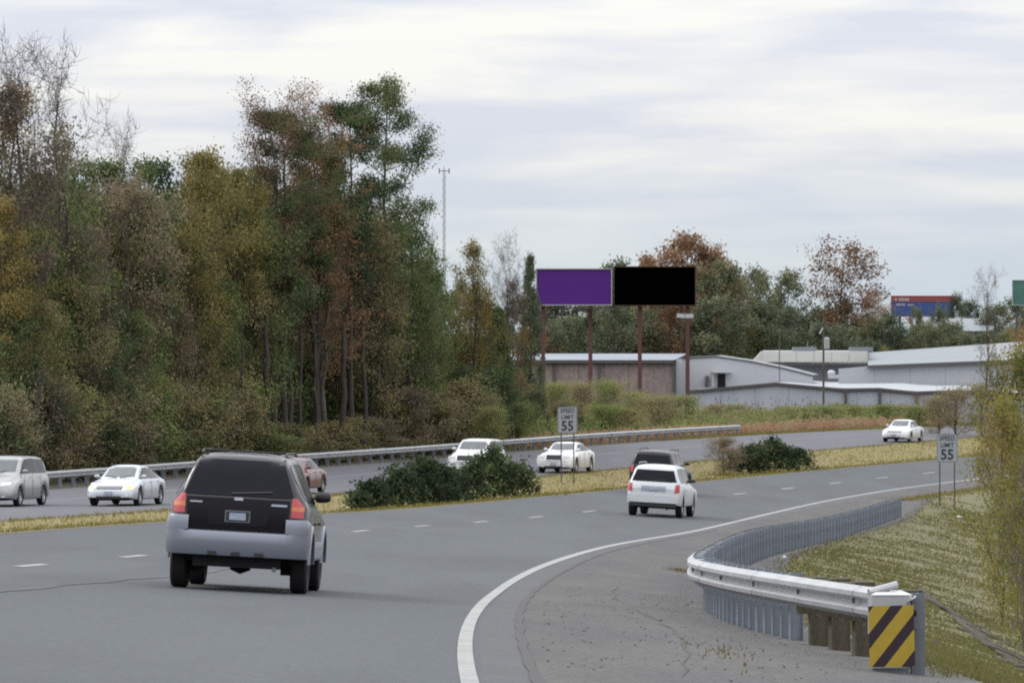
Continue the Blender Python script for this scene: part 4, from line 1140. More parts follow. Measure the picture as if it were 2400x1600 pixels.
# ---------------------------------------------------------------- median junipers
def bush(name, parts, label, leaf, per=22, size=.075, dens=150):
    """one thing: a crown of sprays over a few low stems; parts are (x, y, z, radius, height) mounds"""
    rs = np.random.RandomState(len(label)); cx, cy = parts[0][0], parts[0][1]
    z0 = ground(cx, cy); root = empty(name, (cx, cy, z0), label, 'bush')
    C, segs = [], []
    for (x, y, r_, h_) in parts:
        zg = ground(x, y)-z0
        for _ in range(int(dens*r_*r_)):
            a, e = rs.uniform(0, 6.283), rs.uniform(0, 1)**.7; q = rs.uniform(.55, 1.02)+(rs.uniform(.0, .28) if rs.uniform() < .12 else 0)
            C.append((x-cx+r_*q*math.cos(a)*math.cos(e*1.5), y-cy+r_*q*math.sin(a)*math.cos(e*1.5), zg+.12+h_*q*math.sin(e*1.5)*.93))
        for _ in range(7):
            a = rs.uniform(0, 6.28); p = np.array([x-cx, y-cy, zg-.05])
            segs.append((p, p+np.array([math.cos(a)*r_*.7, math.sin(a)*r_*.7, h_*.7]), .04, .012))
    V, Q = leaf_cloud(rs, np.array(C), per, .13, size*1.7, .8, droop=-.25)
    tag(mesh_obj('stems', seg_mesh('stems', segs, M['bark']), root), kind='stuff'); mesh_obj('foliage', fast_mesh('foliage', V, Q, LEAF[leaf]), root)
    return root
def gpt(x, Y): return at(x, Y), Y
bush('juniper_bush', [(*gpt(935,170),1.1,1.35),(*gpt(1000,172),1.3,1.68),(*gpt(1050,174),1.0,1.3),(*gpt(875,168),.85,.95),(*gpt(845,166),.5,.5)], 'dark green juniper on the median, the wider left one of the touching pair', 'juniper')
bush('juniper_bush', [(*gpt(1155,184),1.2,1.98),(*gpt(1105,182),.8,1.45),(*gpt(1212,186),.95,1.25)], 'dark juniper on the median, the rounder right one of the touching pair', 'juniper')
bush('juniper_bush', [(*gpt(1810,243),1.35,1.6),(*gpt(1760,242),1.1,1.35),(*gpt(1870,244),.9,1.05)], 'single dark green juniper on the median right of the white suv', 'juniper')
plant('shrub_brown', 'dead_shrub', at(1695, 241), 241, 2.05, 2.3, 'brown leafless shrub leaning out left of the single juniper', 'bush')
plant('shrub_brown', 'dead_shrub', at(1712, 240), 240, 1.5, 1.6, 'lower brown shrub tangled into the left side of the single juniper', 'bush')

# ---------------------------------------------------------------- bush at the right edge
proto('willow', 6.5, .03, 2.2, S_col, 'lime', 12, .22, .09, 41, bark='bark_grey', nl=40, sub=6, up=1.0, tr=.05)
proto('willow2', 5, .03, 1.9, S_round, 'lime', 14, .24, .09, 42, bark='bark_grey', nl=36, sub=6, up=.8, tr=.05)
proto('twiggy_red', 6.5, .3, 1.8, S_vase, 'orange', 5, .2, .09, 43, bark='bark_grey', nl=30, sub=6, up=1.1, tr=.05)
proto('twiggy', 6, .05, 1.8, S_col, 'redtwig', 1, .3, .10, 44, bark='bark_grey', nl=24, sub=4, up=1.1, tr=.045)
for key, x, yt, w, Y, lab in [
 ('willow',2400,800,290,114,'tall yellow green bush cut off by the right edge of the photo'),
 ('willow2',2350,925,230,108,'yellow green bush lower and left of the tall one at the right edge'),
 ('twiggy_red',2385,755,230,120,'orange red leaved bush top rising at the right edge'),
 ('twiggy',2345,850,170,116,'loose twiggy bush reaching left out of the yellow green bushes'),
 ('twiggy',2400,1080,190,92,'leafless brown bush lowest at the right edge'),
 ('willow2',2415,1140,230,95,'low yellow green bush under the tall one at the right edge')]:
    tree_px(key, 'roadside_bush', x, yt, w, Y, lab, cat='bush', minw=.35)
for key, x, yt, w, Y, lab in [
 ('shrub_brown',2240,905,120,318,'brown and olive bush across the road left of the right edge bushes'),
 ('shrub_brown',2300,895,120,322,'brown bush in front of the white roofed warehouse at the right'),
 ('shrub_weed',2200,925,100,326,'olive weedy shrub beyond the far white car')]:
    tree_px(key, 'shrub', x, yt, w, Y, lab, cat='bush')

# ---------------------------------------------------------------- warehouses beyond the weeds
M['wall_grey'] = mat('ribbed_steel_grey', (.44,.455,.485), .6, col2=(.38,.395,.43), vscale=.25, stretch=(3,3,.4))
M['wall_blue'] = mat('ribbed_steel_blue_grey', (.46,.49,.56), .6, col2=(.40,.43,.50), vscale=.25, stretch=(3,3,.4))
M['wall_light'] = mat('pale_steel', (.50,.51,.54), .6, col2=(.45,.46,.49), vscale=.2)
M['wall_brick'] = mat('pinkish_brick', (.26,.205,.20), .9, col2=(.32,.26,.24), vscale=.5, detail=7, fine=.2, fscale=3)
M['roof_white'] = mat('white_roof', (.37,.385,.41), .5, col2=(.32,.335,.36), vscale=.12)
M['roof_blue'] = mat('pale_blue_roof', (.16,.19,.25), .5, col2=(.24,.27,.32), vscale=.3, stretch=(.4,1,1))
M['roof_cream'] = mat('cream_fascia', (.66,.66,.62), .6, col2=(.60,.60,.56), vscale=.15)
M['roof_slate'] = mat('blue_grey_roof', (.20,.225,.25), .6, col2=(.225,.25,.275), vscale=.1)
M['trim_dark'] = mat('dark_trim', (.09,.085,.085), .7)
M['white_metal'] = mat('white_metal', (.52,.54,.56), .5)
ZB = EYE-10.4
def W3(x, y, Y): return (at(x, Y), Y, hz_(y, Y))
def wallmesh(pts, Y, th=.3):
    """a wall standing on the ground whose top follows the given photo points"""
    g = MB(); poly = [W3(x, y, Y) for x, y in pts]
    poly = poly+[(poly[-1][0], Y, ZB), (poly[0][0], Y, ZB)]
    g.prism(poly, (0, th, 0)); return g
def ribs(root, x0, x1, topf, Y, pitch, m, name='wall_panel'):
    """sheet panels standing 3 cm proud with open joints between them"""
    x = at(x0, Y); xe = at(x1, Y)
    while x < xe-.2:
        xb = min(x+pitch-.06, xe); g = MB()
        z0, z1 = topf(x), topf(xb)
        g.prism([(x, Y-.035, ZB), (xb, Y-.035, ZB), (xb, Y-.035, z1-.02), (x, Y-.035, z0-.02)], (0, .03, 0))
        g.build(name, m, root); x += pitch
def building(label, cat='building', name='warehouse'):
    return empty(name, (0, 440, ZB), label, cat)
def sub(g, name, m, root, smooth=False):
    o = g.build(name, m, root, smooth=smooth); o.matrix_parent_inverse = Matrix.Translation(-Vector(root.location)); return o
class _R:                             # keeps world coordinates for children of a building root
    pass
_ob = MB.build
def _build(s, name, m, parent=None, smooth=False, sharp=35):
    o = _ob(s, name, m, parent, smooth, sharp)
    if parent is not None and parent.get('world_kids'): o.matrix_parent_inverse = Matrix.Translation(-Vector(parent.location))
    return o
MB.build = _build
# front warehouse with the white roof
r = building('long low warehouse with white roof and grey blue walls behind the weeds'); r.location = (at(1980, 430), 430, ZB); r['world_kids'] = 1
top = [(1612,915),(1818,896.5),(1974,910.5),(2059,909),(2144,917.5),(2239,914.5),(2400,921)]
YF = 430
xs_ = [at(x, YF) for x, y in top]; zs_ = [hz_(y, YF) for x, y in top]
topf = lambda X: float(np.interp(X, xs_, zs_))
wallmesh(top, YF+.2).build('wall', M['wall_grey'], r)
ribs(r, 1612, 2400, topf, YF+.2, 3.1, M['wall_blue'])
back = [(1700,903,470),(1848,893,505),(1930,891,515),(2025,890.5,515),(2158,889,515),(2246,896,505),(2360,909,480)]
g = MB(); g.grid([[W3(x, y, YF) for x, y in top], [W3(*p) for p in back]])
g.grid([[(a, b, c-.25) for a, b, c in (W3(x, y, YF) for x, y in top)], [(a, b, c-.25) for a, b, c in (W3(*p) for p in back)]])
g.build('roof', M['roof_white'], r)
g = MB()
for (xa, ya), (xb, yb) in zip(top[:-1], top[1:]):
    A, Bq = Vector(W3(xa, ya, YF)), Vector(W3(xb, yb, YF)); g.prism([A+Vector((0,-.12,-.22)), Bq+Vector((0,-.12,-.22)), Bq+Vector((0,-.12,.03)), A+Vector((0,-.12,.03))], (0, .1, 0))
g.build('fascia', M['trim_dark'], r)
for x in (1982, 2062, 2149, 2240):
    g = MB(); X = at(x, YF); g.box((X, YF-.1, (ZB+topf(X))/2-.1), (.26, .16, topf(X)-ZB-.2)); g.build('downspout', M['trim_dark'], r)
for x, Y, k in ((1862,490,1.0),(1953,492,.95),(2040,494,.9),(2112,496,.8)):
    X = at(x, Y); z = hz_(889.5, Y)+.1
    g = MB(); g.box((X+.35, Y, z+.22), (1.7, 1.2, .4)); v = g.build('roof_vent', M['white_metal'], r)
    g = MB(); g.lathe([(0,0),(0,.38),(.25,.42),(.42,.3),(.5,0)], c=(X-.2, Y, z+.42), n=14, axis='z'); c = g.build('vent_cap', M['white_metal'], v, smooth=True)
# grey gabled shed in the middle
r = building('grey metal shed with a low gable and a dark doorway under a white canopy'); r.location = (at(1700, 452), 452, ZB); r['world_kids'] = 1
top = [(1582,843),(1600,838),(1678,834),(1760,846),(1838,862),(1905,879)]
wallmesh(top, 452).build('wall', M['wall_light'], r)
g = MB(); g.grid([[W3(x, y-.3, 452) for x, y in top], [W3(x+14, y-2, 480) for x, y in top]]); g.build('roof', M['roof_slate'], r)
g = MB()
for (xa, ya), (xb, yb) in zip(top[:-1], top[1:]):
    A, Bq = Vector(W3(xa, ya, 452)), Vector(W3(xb, yb, 452)); g.prism([A+Vector((0,-.1,-.12)), Bq+Vector((0,-.1,-.12)), Bq+Vector((0,-.1,.03)), A+Vector((0,-.1,.03))], (0, .08, 0))
g.build('fascia', M['trim_dark'], r)
g = MB(); g.box((at(1691,452), 451.93, hz_(892,452)), (.75, .1, 1.3)); g.build('doorway', M['under'], r)
g = MB(); g.box((at(1691,452), 451.4, hz_(871,452)), (1.9, 1.1, .14)); g.build('canopy', M['white_metal'], r)
g = MB(); g.box((at(1671,452), 451.85, hz_(890,452)), (.28, .2, 1.4)); g.build('door_jamb', M['white_metal'], r)
g = MB(); g.box((at(1657,452), 451.7, hz_(893,452)), (.35, .4, 1.0)); g.build('meter_box', M['trim_dark'], r)
g = MB(); g.box((at(1592,452), 451.9, (ZB+hz_(841,452))/2), (.62, .12, hz_(841,452)-ZB)); g.build('corner_trim', M['white_metal'], r)
# brick warehouse on the left
r = building('pinkish brick warehouse with pale blue roof edge behind the red billboard posts'); r.location = (at(1430, 448), 448, ZB); r['world_kids'] = 1
top = [(1180,845),(1578,845)]
wallmesh(top, 448).build('wall', M['wall_brick'], r)
g = MB(); g.grid([[W3(1175,843.5,447.4), W3(1580,843.5,447.4)], [W3(1180,828.5,478), W3(1612,828.5,478)]]); g.build('roof', M['roof_blue'], r)
g = MB(); A = W3(1175,844,447.5); Bq = W3(1580,844,447.5); g.box(((A[0]+Bq[0])/2, 447.6, A[2]-.14), (Bq[0]-A[0], .3, .28)); g.build('gutter', M['trim_dark'], r)
for x in (1405, 1579, 1300):
    g = MB(); X = at(x, 448); g.box((X, 447.8, (ZB+hz_(850,448))/2), (.2, .16, hz_(850,448)-ZB)); g.build('downspout', M['trim_dark'], r)
x0, x1 = at(1180, 448), at(1578, 448)
k = 0
while x0+2.4*k < x1-2.0:
    g = MB(); xx = x0+2.4*k; g.box((xx+1.15, 447.97, (ZB+hz_(852,448))/2), (2.3, .05, hz_(852,448)-ZB)); g.build('wall_panel', M['wall_brick'], r); k += 1
# cream band building
r = building('warehouse with a cream white roof band behind the utility pole'); r.location = (at(1900, 500), 500, ZB); r['world_kids'] = 1
wallmesh([(1765,853),(2034,853)], 500).build('wall', M['wall_grey'], r)
g = MB(); g.prism([W3(1762,848,498), W3(1785,823,498), W3(2034,823,498), W3(2034,851,498)], (0, 1.2, 0)); g.build('roof_band', M['roof_cream'], r)
g = MB(); g.box((at(1898,498), 498.5, hz_(853,498)), (at(2034,498)-at(1762,498), 1.6, .18)); g.build('gutter', M['trim_dark'], r)
g = MB(); g.grid([[W3(1785,823,499), W3(2034,823,499)], [W3(1790,821,540), W3(2034,821,540)]]); g.build('roof', M['roof_white'], r)
for x in (1885, 2018):
    g = MB(); g.box((at(x,505), 505, hz_(818.5,505)), (2.5, 1.6, .5)); g.build('roof_vent', M['roof_slate'], r)
for k in range(6):
    g = MB(); xx = at(1785+41*k+20, 498); g.box((xx, 497.97, hz_(836,498)), (1.72, .05, 1.1)); g.build('band_panel', M['roof_cream'], r)
# big slate roofed building on the right
r = building('large warehouse with a broad blue grey roof at the right'); r.location = (at(2180, 480), 480, ZB); r['world_kids'] = 1
wallmesh([(1966,864),(2036,858),(2420,843)], 478).build('wall', M['wall_light'], r)
g = MB(); g.grid([[W3(2034,856,477.4), W3(2440,840,477.4)], [W3(2035,826,540), W3(2440,797,540)]]); g.build('roof', M['roof_slate'], r)
A, Bq = Vector(W3(2034,857,477.3)), Vector(W3(2440,841,477.3)); g = MB(); g.prism([A+Vector((0,0,-.25)), Bq+Vector((0,0,-.25)), Bq, A], (0, .2, 0)); g.build('gutter', M['trim_dark'], r)
zw = lambda X: float(np.interp(X, [at(1966,478), at(2036,478), at(2420,478)], [hz_(864,478), hz_(858,478), hz_(843,478)]))-.3
ribs(r, 1968, 2420, zw, 478, 3.6, M['wall_light'])
# pale roof far off
r = building('distant building with a pale grey roof below the red and blue billboard', name='distant_building'); r.location = (at(2210, 640), 640, ZB); r['world_kids'] = 1
g = MB(); g.prism([W3(2150,774,630), W3(2330,776,630), W3(2330,746,650), W3(2124,745,650)], (0, .2, -.2)); g.build('roof', M['roof_slate'], r)
g = MB(); a = W3(2150,775,631); b_ = W3(2330,777,631); g.prism([(a[0],631,ZB),(b_[0],631,ZB),b_,a], (0,18,0)); g.build('wall', M['wall_light'], r)
g = MB(); A = Vector(W3(2124,745,650)); Bq = Vector(W3(2150,775,629.8)); g.tube(A, Bq, .16, .16, 6); g.build('verge_board', mat('red_trim', (.3,.1,.07), .7), r)

# ---------------------------------------------------------------- billboards, poles, mast
M['purple'] = mat('purple_panel', (.098,.026,.222), .6, spec=.1)
M['black_panel'] = mat('black_panel', (.0005,.0005,.0005), .9, spec=0.0)
M['frame_brown'] = mat('frame_brown', (.045,.022,.010), .7)
M['frame_pale'] = mat('frame_pale', (.42,.42,.40), .6)
M['post_red'] = mat('red_oxide_post', (.135,.045,.045), .75, col2=(.10,.05,.05), vscale=1.5, stretch=(1,1,.3))
YB = 395.0
def boards(x0, x1, y0, y1, Y, face, frame, label, posts, pm, pw=.34, group='billboards', cat='billboard'):
    X0, X1, Z1, Z0 = at(x0, Y), at(x1, Y), hz_(y0, Y), hz_(y1, Y)
    r = empty('billboard', ((X0+X1)/2, Y, ground((X0+X1)/2, Y)), label, cat, group); r['world_kids'] = 1
    g = MB(); g.box(((X0+X1)/2, Y, (Z0+Z1)/2), (X1-X0-.04, .12, Z1-Z0-.04)); g.build('face', face, r)
    for nm, c, sz in (('frame', ((X0+X1)/2, Y-.02, Z1-.04), (X1-X0, .3, .08)), ('frame', ((X0+X1)/2, Y-.02, Z0+.04), (X1-X0, .3, .08)),
                      ('frame', (X0+.04, Y-.02, (Z0+Z1)/2), (.08, .298, Z1-Z0-.165)), ('frame', (X1-.04, Y-.02, (Z0+Z1)/2), (.08, .298, Z1-Z0-.165))):
        g = MB(); g.box(c, sz); g.build(nm, frame, r)
    for px in posts:
        X = at(px, Y); zg = ground(X, Y+.5)-.3
        g = MB(); h = Z1-.3-zg
        g.box((X, Y+.42, zg+h/2), (pw, .03, h)); g.box((X, Y+.70, zg+h/2), (pw, .03, h)); g.box((X, Y+.56, zg+h/2), (.03, .25, h)); g.build('post', pm, r)
    for zz_ in (Z0+.5, Z1-.6):
        g = MB(); g.box(((X0+X1)/2, Y+.27, zz_), (X1-X0, .16, .14)); g.build('stringer', M['trim_dark'], r)
    return r, (X0, X1, Z0, Z1)
r1, d1 = boards(1256, 1434.5, 629, 716, YB, M['purple'], M['frame_pale'], 'plain purple billboard on red posts', (1273, 1384), M['post_red'])
r2, d2 = boards(1438, 1631, 624, 717, YB+.6, M['black_panel'], M['frame_brown'], 'plain black billboard with brown frame on red posts', (1500, 1612), M['post_red'])
g = MB(); g.box((at(1370, YB), YB-.5, d1[2]-.22), (5.2, .7, .06)); g.build('catwalk', M['trim_dark'], r1)
for root_, xs2, zy in ((r1, (1361, 1368), 737), (r2, (1591, 1601, 1610, 1620), 740)):
    for q in xs2:
        X = at(q, YB-1.6); Z = hz_(zy, YB-1.6)+RS.uniform(-.05, .05)
        g = MB(); g.tube((X, YB+.3, Z+.35), (X, YB-1.5, Z-.02), .03); a = g.build('lamp_arm', M['trim_dark'], root_)
        g = MB(); secs = [[(X+sx_*.5*w_, YB-1.6+dy, Z+sz_*.5*h_) for sx_, sz_ in ((-1,-1),(1,-1),(1,1),(-1,1))] for dy, w_, h_ in ((-.2,.36,.32),(.0,.3,.34),(.2,.1,.12))]
        g.grid(secs, close_v=True); g.f += [(0,1,2,3), (8,9,10,11)]; o = g.build('floodlight', M['white_metal'], root_)
# red and blue billboard far right
M['bb_red'] = mat('faded_red_panel', (.30,.085,.08), .7, spec=.2)
M['bb_blue'] = mat('faded_blue_panel', (.06,.10,.27), .7, spec=.2)
Y2 = 660.0
r3, d3 = boards(2088, 2236, 693, 742, Y2, M['bb_blue'], M['bb_red'], 'red and blue billboard with white lettering in the far distance', (2110, 2160, 2212), M['trim_dark'])
X0, X1, Z0, Z1 = d3
g = MB(); g.box(((X0+X1)/2, Y2-.08, Z1-.45), (X1-X0-.1, .05, .8)); g.build('red_band', M['bb_red'], r3)
def bars(root, x, z, widths, h, Y, m):
    for w_ in widths:
        g = MB(); g.box((x+w_/2, Y, z), (w_, .02, h)); g.build('letter_mark', m, root); x += w_+.1
M['bb_white'] = mat('bb_white', (.45,.44,.44), .7)
bars(r3, X0+.55, Z1-.5, (.28,), .34, Y2-.13, M['bb_white']); bars(r3, X0+1.1, Z1-.52, (.22,.2,.18,.24,.2), .42, Y2-.13, M['bb_white'])
bars(r3, X0+.8, Z1-1.25, (.24,.2,.16,.26), .3, Y2-.09, M['bb_white']); bars(r3, X0+2.4, Z1-1.3, (.2,.2,.14), .26, Y2-.09, M['bb_white'])
# green sign at the right border
r4, _ = boards(2372, 2450, 656, 716, 548, mat('green_panel', (.05,.15,.12), .6, col2=(.07,.19,.15), vscale=.8), M['frame_pale'], 'blank green sign panel at the right edge above the trees', (2385, 2440), M['trim_dark'], group=None, cat='sign')
# utility poles
Yp = 420.0
def pole(x, ytop, ybase_Y, wpx, label, name='utility_pole', m=None):
    X = at(x, ybase_Y); zg = ground(X, ybase_Y)-.3; zt = hz_(ytop, ybase_Y); w_ = wpx*ybase_Y/F/2
    r = empty(name, (X, ybase_Y, zg), label, 'utility pole'); r['world_kids'] = 1
    g = MB(); g.tube((X, ybase_Y, zg), (X, ybase_Y, zt), w_*1.15, w_*.7, 8); g.build('shaft', m or M['bark_grey'], r, smooth=True)
    return r, X, zt
r, X, zt = pole(1930, 735, Yp, 5.5, 'tall wooden utility pole with a grey transformer in front of the warehouses')
g = MB(); g.lathe([(-.5,0),(-.5,.24),(.42,.25),(.52,.15),(.52,0)], c=(X+.28, Yp-.35, hz_(804, Yp)), n=14, axis='z'); g.build('transformer', mat('transformer_grey', (.4,.42,.42), .5), r, smooth=True)
g = MB(); g.tube((X-.05, Yp-.1, hz_(768,Yp)), (X-.35, Yp-.15, hz_(782,Yp)), .07); g.build('fuse_cutout', M['white_metal'], r)
g = MB(); g.box((X, Yp-.2, hz_(760,Yp)), (1.5, .1, .1)); g.build('crossarm', M['bark_grey'], r)
r, X, zt = pole(1827, 785, 440, 2.6, 'thin pale pole left of the tall utility pole')
# radio mast
Ym = 480.0; X = at(1041, Ym); zt = hz_(398, Ym); zg = ground(X, Ym)
r = empty('radio_mast', (X, Ym, zg), 'slender radio mast with a small top crossbar above the trees', 'mast'); r['world_kids'] = 1
lat = MB(); tri = [(.13*math.cos(a), .13*math.sin(a)) for a in (0.5, 2.6, 4.7)]
for a, b_ in tri: lat.tube((X+a, Ym+b_, zg), (X+a, Ym+b_, zt), .028, .028, 4)
zq = zg+6; k = 0
while zq < zt-.6:
    (a, b_), (c, d) = tri[k % 3], tri[(k+1) % 3]; lat.tube((X+a, Ym+b_, zq), (X+c, Ym+d, zq+.5), .012, .012, 3); zq += .25; k += 1
M['mast'] = mat('mast_grey', (.13,.135,.15), .6)
tag(lat.build('lattice', M['mast'], r), kind='stuff')
g = MB(); g.tube((X-.55, Ym, zt-.12), (X+.55, Ym+.1, zt-.12), .04); g.build('crossbar', M['mast'], r)
for dx in (-.5, .5): g = MB(); g.tube((X+dx, Ym, zt-.4), (X+dx, Ym, zt+.15), .06); g.build('antenna', M['mast'], r)
g = MB(); g.tube((X, Ym, zt-.2), (X, Ym, zt+.35), .03); g.build('lightning_rod', M['mast'], r)

# ---------------------------------------------------------------- weeds and grass (nobody could count these)
def scatter_blades(name, material, D, u, h, w, seed, bend=.5, kind='stuff', clump=0):
    """thin upright blades; D,u,h,w are arrays"""
    rs = np.random.RandomState(seed); n = len(D)
    x, y = plan(D, u); z = EYE-drop(D, u)-.01
    a = rs.uniform(0, 6.283, n); ca, sa = np.cos(a), np.sin(a); b = rs.uniform(-1, 1, n)*bend*h; b2 = rs.uniform(-1, 1, n)*bend*h
    V = np.zeros((n, 4, 3))
    V[:,0] = np.stack([x-ca*w/2, y-sa*w/2, z], 1); V[:,1] = np.stack([x+ca*w/2, y+sa*w/2, z], 1)
    V[:,2] = np.stack([x+ca*w*.15+b, y+sa*w*.15+b2, z+h], 1); V[:,3] = np.stack([x-ca*w*.35+b*.5, y-sa*w*.35+b2*.5, z+h*.55], 1)
    o = mesh_obj(name, fast_mesh(name, V.reshape(-1, 3), np.arange(n*4).reshape(n, 4), material)); o['kind'] = kind; return o
gm = leaf_mat('blade_olive', [(.13,.113,.05),(.165,.145,.062),(.12,.135,.042),(.19,.162,.085)], .3, pscale=.4)
gd = leaf_mat('blade_dry', [(.165,.14,.045),(.23,.19,.062),(.15,.15,.042),(.25,.195,.085)], .3, pscale=.3)
rs = np.random.RandomState(77)
n = 105000; t = rs.uniform(0, 1, n); D = 42*(215/42)**t
u = u_grass(D)+rs.gamma(1.6, 3.0, n)-.35+rs.normal(0, .1, n)
h = rs.uniform(.025, .075, n)*(1+1.0*(rs.uniform(size=n) < .05)); scatter_blades('bank_grass', gm, D, u, h, .012+.00022*D, 1)
n = 26000; D = rs.uniform(88, 330, n); u = U_NEAR+.12-rs.uniform(0, 1, n)*(U_NEAR-U_IN+.1); edge = rs.uniform(size=n) < .35
u[edge] = np.where(rs.uniform(size=edge.sum()) < .5, U_NEAR+rs.normal(0, .12, edge.sum()), U_IN+rs.normal(0, .14, edge.sum()))
scatter_blades('median_grass', gd, D, u, rs.uniform(.04, .15, n), .02+.0001*D, 2)
n = 9000; D = rs.uniform(205, 360, n); u = rs.normal(6.3, .25, n); scatter_blades('verge_grass', gd, D, u, rs.uniform(.05, .16, n), .04+0*D, 3)
# pale bunch grass at the foot of the junipers and a tuft in the shoulder
cl = []
for (x, Y, r_, m_) in [(1058,178,.45,300),(1010,169,.8,160),(1130,181,.7,160),(1800,241,1.2,300),(1700,239,.8,200),(905,166,.9,200),(1280,196,.5,60),(1490,228,.4,60)]:
    for _ in range(m_):
        X = at(x, Y)+rs.normal(0, r_*.5); Yq = Y+rs.normal(0, r_*.5)
        cl.append((X, Yq, rs.uniform(.12, .42) if x == 1058 else rs.uniform(.08, .25)))
cl = np.array(cl); Dc, uc = inv(cl[:,0], cl[:,1]); scatter_blades('bunch_grass', gd, Dc, uc, cl[:,2], .03+0*Dc, 5)
tf = [(at(1592, 96)+rs.normal(0, .12), 96+rs.normal(0, .8)) for _ in range(260)]+[(at(1700+rs.normal(0, 40), 44+rs.normal(0, 2)), 44+rs.normal(0, 2)) for _ in range(120)]
tf = np.array(tf); Dc, uc = inv(tf[:,0], tf[:,1]); scatter_blades('shoulder_tuft', gm, Dc, uc, rs.uniform(.02, .06, len(Dc)), .02+0*Dc, 6)
# weeds beyond the opposite road
def weed_field(name, material, D, u, h, per, size, seed, spread=.16):
    rs_ = np.random.RandomState(seed); x, y = plan(D, u); z = EYE-drop(D, u)
    n = len(D)*per; f = rs_.uniform(0.02, 1, n)**.8
    c = np.stack([np.repeat(x, per), np.repeat(y, per), np.repeat(z, per)+f*np.repeat(h, per)], 1)+rs_.normal(0, 1, (n, 3))*np.array([spread, spread, .05])*(1.1-.5*f[:,None])
    d = unit(rs_.normal(0, 1, (n, 3))*np.array([.7, .7, 1.2])); hh = unit(rs_.normal(0, 1, (n, 3))); a = unit(np.cross(d, hh)); s = size*rs_.uniform(.6, 1.5, (n, 1))
    V = np.stack([c-d*s*.5, c+a*s*.28, c+d*s*.5, c-a*s*.28], 1)
    o = mesh_obj(name, fast_mesh(name, V.reshape(-1, 3), np.arange(n*4).reshape(n, 4), material)); o['kind'] = 'stuff'; return o
n = 5200; D = rs.uniform(262, 420, n); u = -29.0-rs.uniform(0, 1, n)**1.2*(11+.09*(D-262)); hm = .7+.6*np.sin(D*.13+u*.4)*np.sin(u*.7+D*.05)
weed_field('tall_weeds', LEAF['weed'], D, u, np.clip(hm+.4+rs.uniform(-.3, .4, n), .4, 2.2)*np.clip((-u-28.2)/3, .35, 1), 12, .2, 8)
n = 900; D = rs.uniform(300, 410, n); u = -31-rs.uniform(0, 1, n)*12; weed_field('weed_stalks', LEAF['brown'], D, u, rs.uniform(1.2, 2.5, n), 7, .15, 9, spread=.08)
n = 2600; D = rs.uniform(268, 352, n); u = -28.3-rs.gamma(1.5, .7, n); weed_field('reddish_grass', LEAF['redgrass'], D, u, rs.uniform(.35, .95, n), 7, .15, 10)
n = 8000; D = rs.uniform(290, 380, n); u = U_OUT-.9+rs.normal(0, .45, n); scatter_blades('far_verge_grass', gd, D, u, rs.uniform(.08, .25, n), .06+0*D, 11)
# weedy shrubs one can tell apart
rr = random.Random(9)
WL = [(1240,900,100,296),(1300,893,110,318),(1360,892,110,330),(1425,888,110,336),(1490,915,110,330),(1545,925,130,318),(1215,940,120,280),(1320,940,120,296),(1410,945,130,305),(1600,925,110,345),(1150,950,110,268),(1470,955,120,306)]
wl = ['left of the brick warehouse','under the leftmost red post','left of the second red post','at the foot of the second red post','at the foot of the third red post','left of the fourth red post',
      'beyond the far guardrail left of the median sign','just above the median speed limit sign','right of the median speed limit sign','at the foot of the fourth red post','right of the very dark conifer','under the third red post near the far guardrail']
for (x, yt, w, Y), lab in zip(WL, wl):
    k = rr.choice(['shrub_weed','shrub_weed','shrub_weed','shrub_mix'])
    tree_px(k, 'weedy_shrub', x, yt, w, Y, 'yellow green weedy shrub '+lab if k == 'shrub_weed' else 'dark mottled shrub '+lab, cat='shrub', minw=.4)
x = 1640
while x < 2210:
    Y = rr.uniform(352, 366); tree_px('shrub_weed', 'weedy_shrub', x, rr.uniform(945, 962), rr.uniform(70, 120), Y, 'low yellow green weed clump in the row before the white roofed warehouse', cat='shrub', group='weed clumps before the white roofed warehouse', minw=.4)
    x += rr.uniform(26, 48)

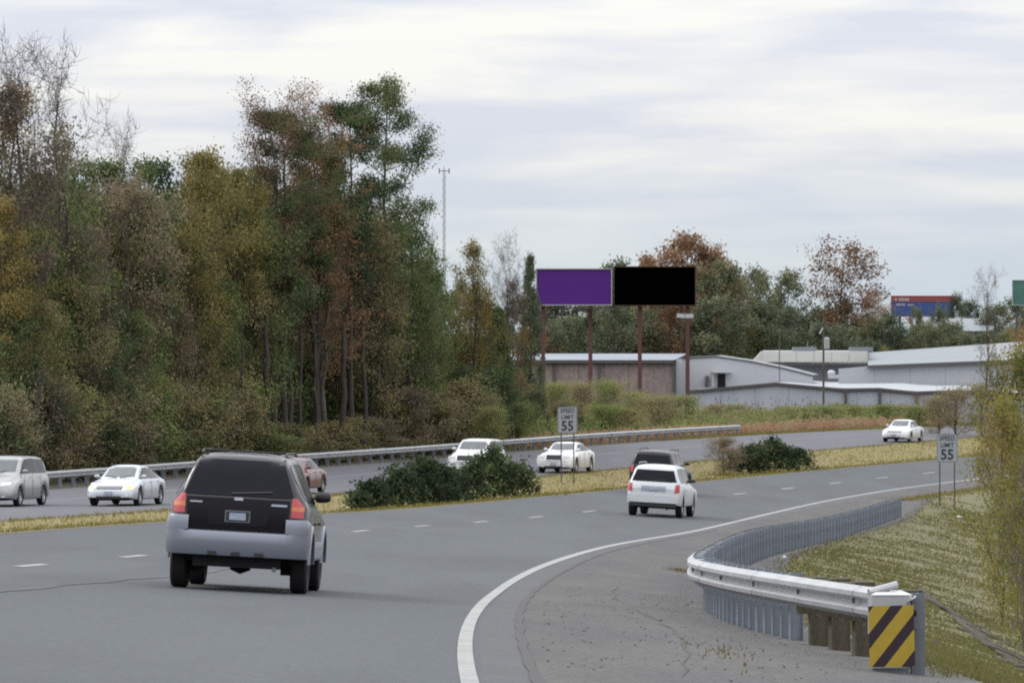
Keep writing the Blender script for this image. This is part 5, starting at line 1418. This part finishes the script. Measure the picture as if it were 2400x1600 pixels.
# ---------------------------------------------------------------- odds and ends
br = empty('fallen_branches', (at(2290, 88), 88, ground(at(2290, 88), 88)), 'heap of dark dead branches lying down the grass bank', 'branches'); br['world_kids'] = 1
brs = random.Random(4)
for k in range(11):
    t = k/10; X = at(2175+t*215+brs.uniform(-20, 20), 112-t*44); Y = 112-t*44
    L = brs.uniform(.6, 1.5); a = brs.uniform(-1.0, -.2); g = MB(); p = Vector((X+brs.uniform(-.15,.15), Y, ground(X, Y)+.02))
    pts = [p]
    for j in range(4):
        q = pts[-1]+Vector((L*.045+brs.uniform(-.04, .05), -L*2.2, 0)); q.z = ground(q.x, q.y)+.02+brs.uniform(0, .06); pts.append(q)
    for j in range(4): g.tube(pts[j], pts[j+1], (.03-.005*j), (.026-.005*j), 5)
    g.build('branch', M['bark'], br)
es = MB(); L_, R_2 = [], []
for k in range(24):                  # bare eroded streak running down the bank
    t = k/23; Y = 120-t*48; X = at(2150+t*255+6*math.sin(k*1.1), Y); w_ = (.04+.12*math.sin(math.pi*t)**.7)*(1+.3*math.sin(k*2.3))
    L_.append((X-w_, Y, ground(X-w_, Y)+.035)); R_2.append((X+w_, Y, ground(X+w_, Y)+.035))
es.grid([L_, R_2]); es.build('eroded_streak', mat('dark_earth', (.04,.033,.026), .95, col2=(.07,.06,.04), vscale=3), bank)
def scrap(name, x, y_, Y, size, m, label, cat='litter'):
    X = at(x, Y); g = MB(); rs_ = random.Random(x); n = 7
    top_ = []; 
    for j in range(n):
        a = 6.283*j/n; q = rs_.uniform(.7, 1.15); top_.append((X+size*q*math.cos(a)*.5, Y+size*q*math.sin(a)*.5, ground(X, Y)+rs_.uniform(.0, .02)))
    c = (X, Y, ground(X, Y)+size*.3); nn = len(g.v); g.v += top_+[c]; g.f += [(nn+j, nn+(j+1) % n, nn+n) for j in range(n)]+[tuple(nn+j for j in range(n))[::-1]]
    tag(g.build(name, m, None), label, cat)
scrap('litter', 2248, 0, 196, .34, M['white_metal'], 'white scrap of litter on the grass right of the near speed limit sign')
scrap('litter', 2046, 0, 104, .12, M['white_metal'], 'small white scrap of litter in the middle of the grass bank')
scrap('clod', 2190, 0, 74, .22, M['bark'], 'dark clod lying on the grass above the striped marker', 'clod')
scrap('litter', 1838, 0, 118, .22, M['white_metal'], 'crumpled white scrap behind the near guardrail where it bends away')
st = MB()
for _ in range(450):
    Dk = rs.uniform(33, 75); uk = rs.uniform(7.5, 11); x, y = plan(Dk, uk); s_ = rs.uniform(.006, .017)*(2 if rs.uniform() < .03 else 1)
    st.box((float(x), float(y), EYE-float(drop(Dk, uk))+s_*.3), (s_*1.3, s_, s_*.8), Matrix.Rotation(rs.uniform(0, 3), 3, 'Z'))
tag(st.build('gravel', mat('gravel', (.2,.18,.17), .9, col2=(.13,.12,.115), vscale=2)), kind='stuff')

for o in bpy.data.objects:
    if 'world_kids' in o: del o['world_kids']
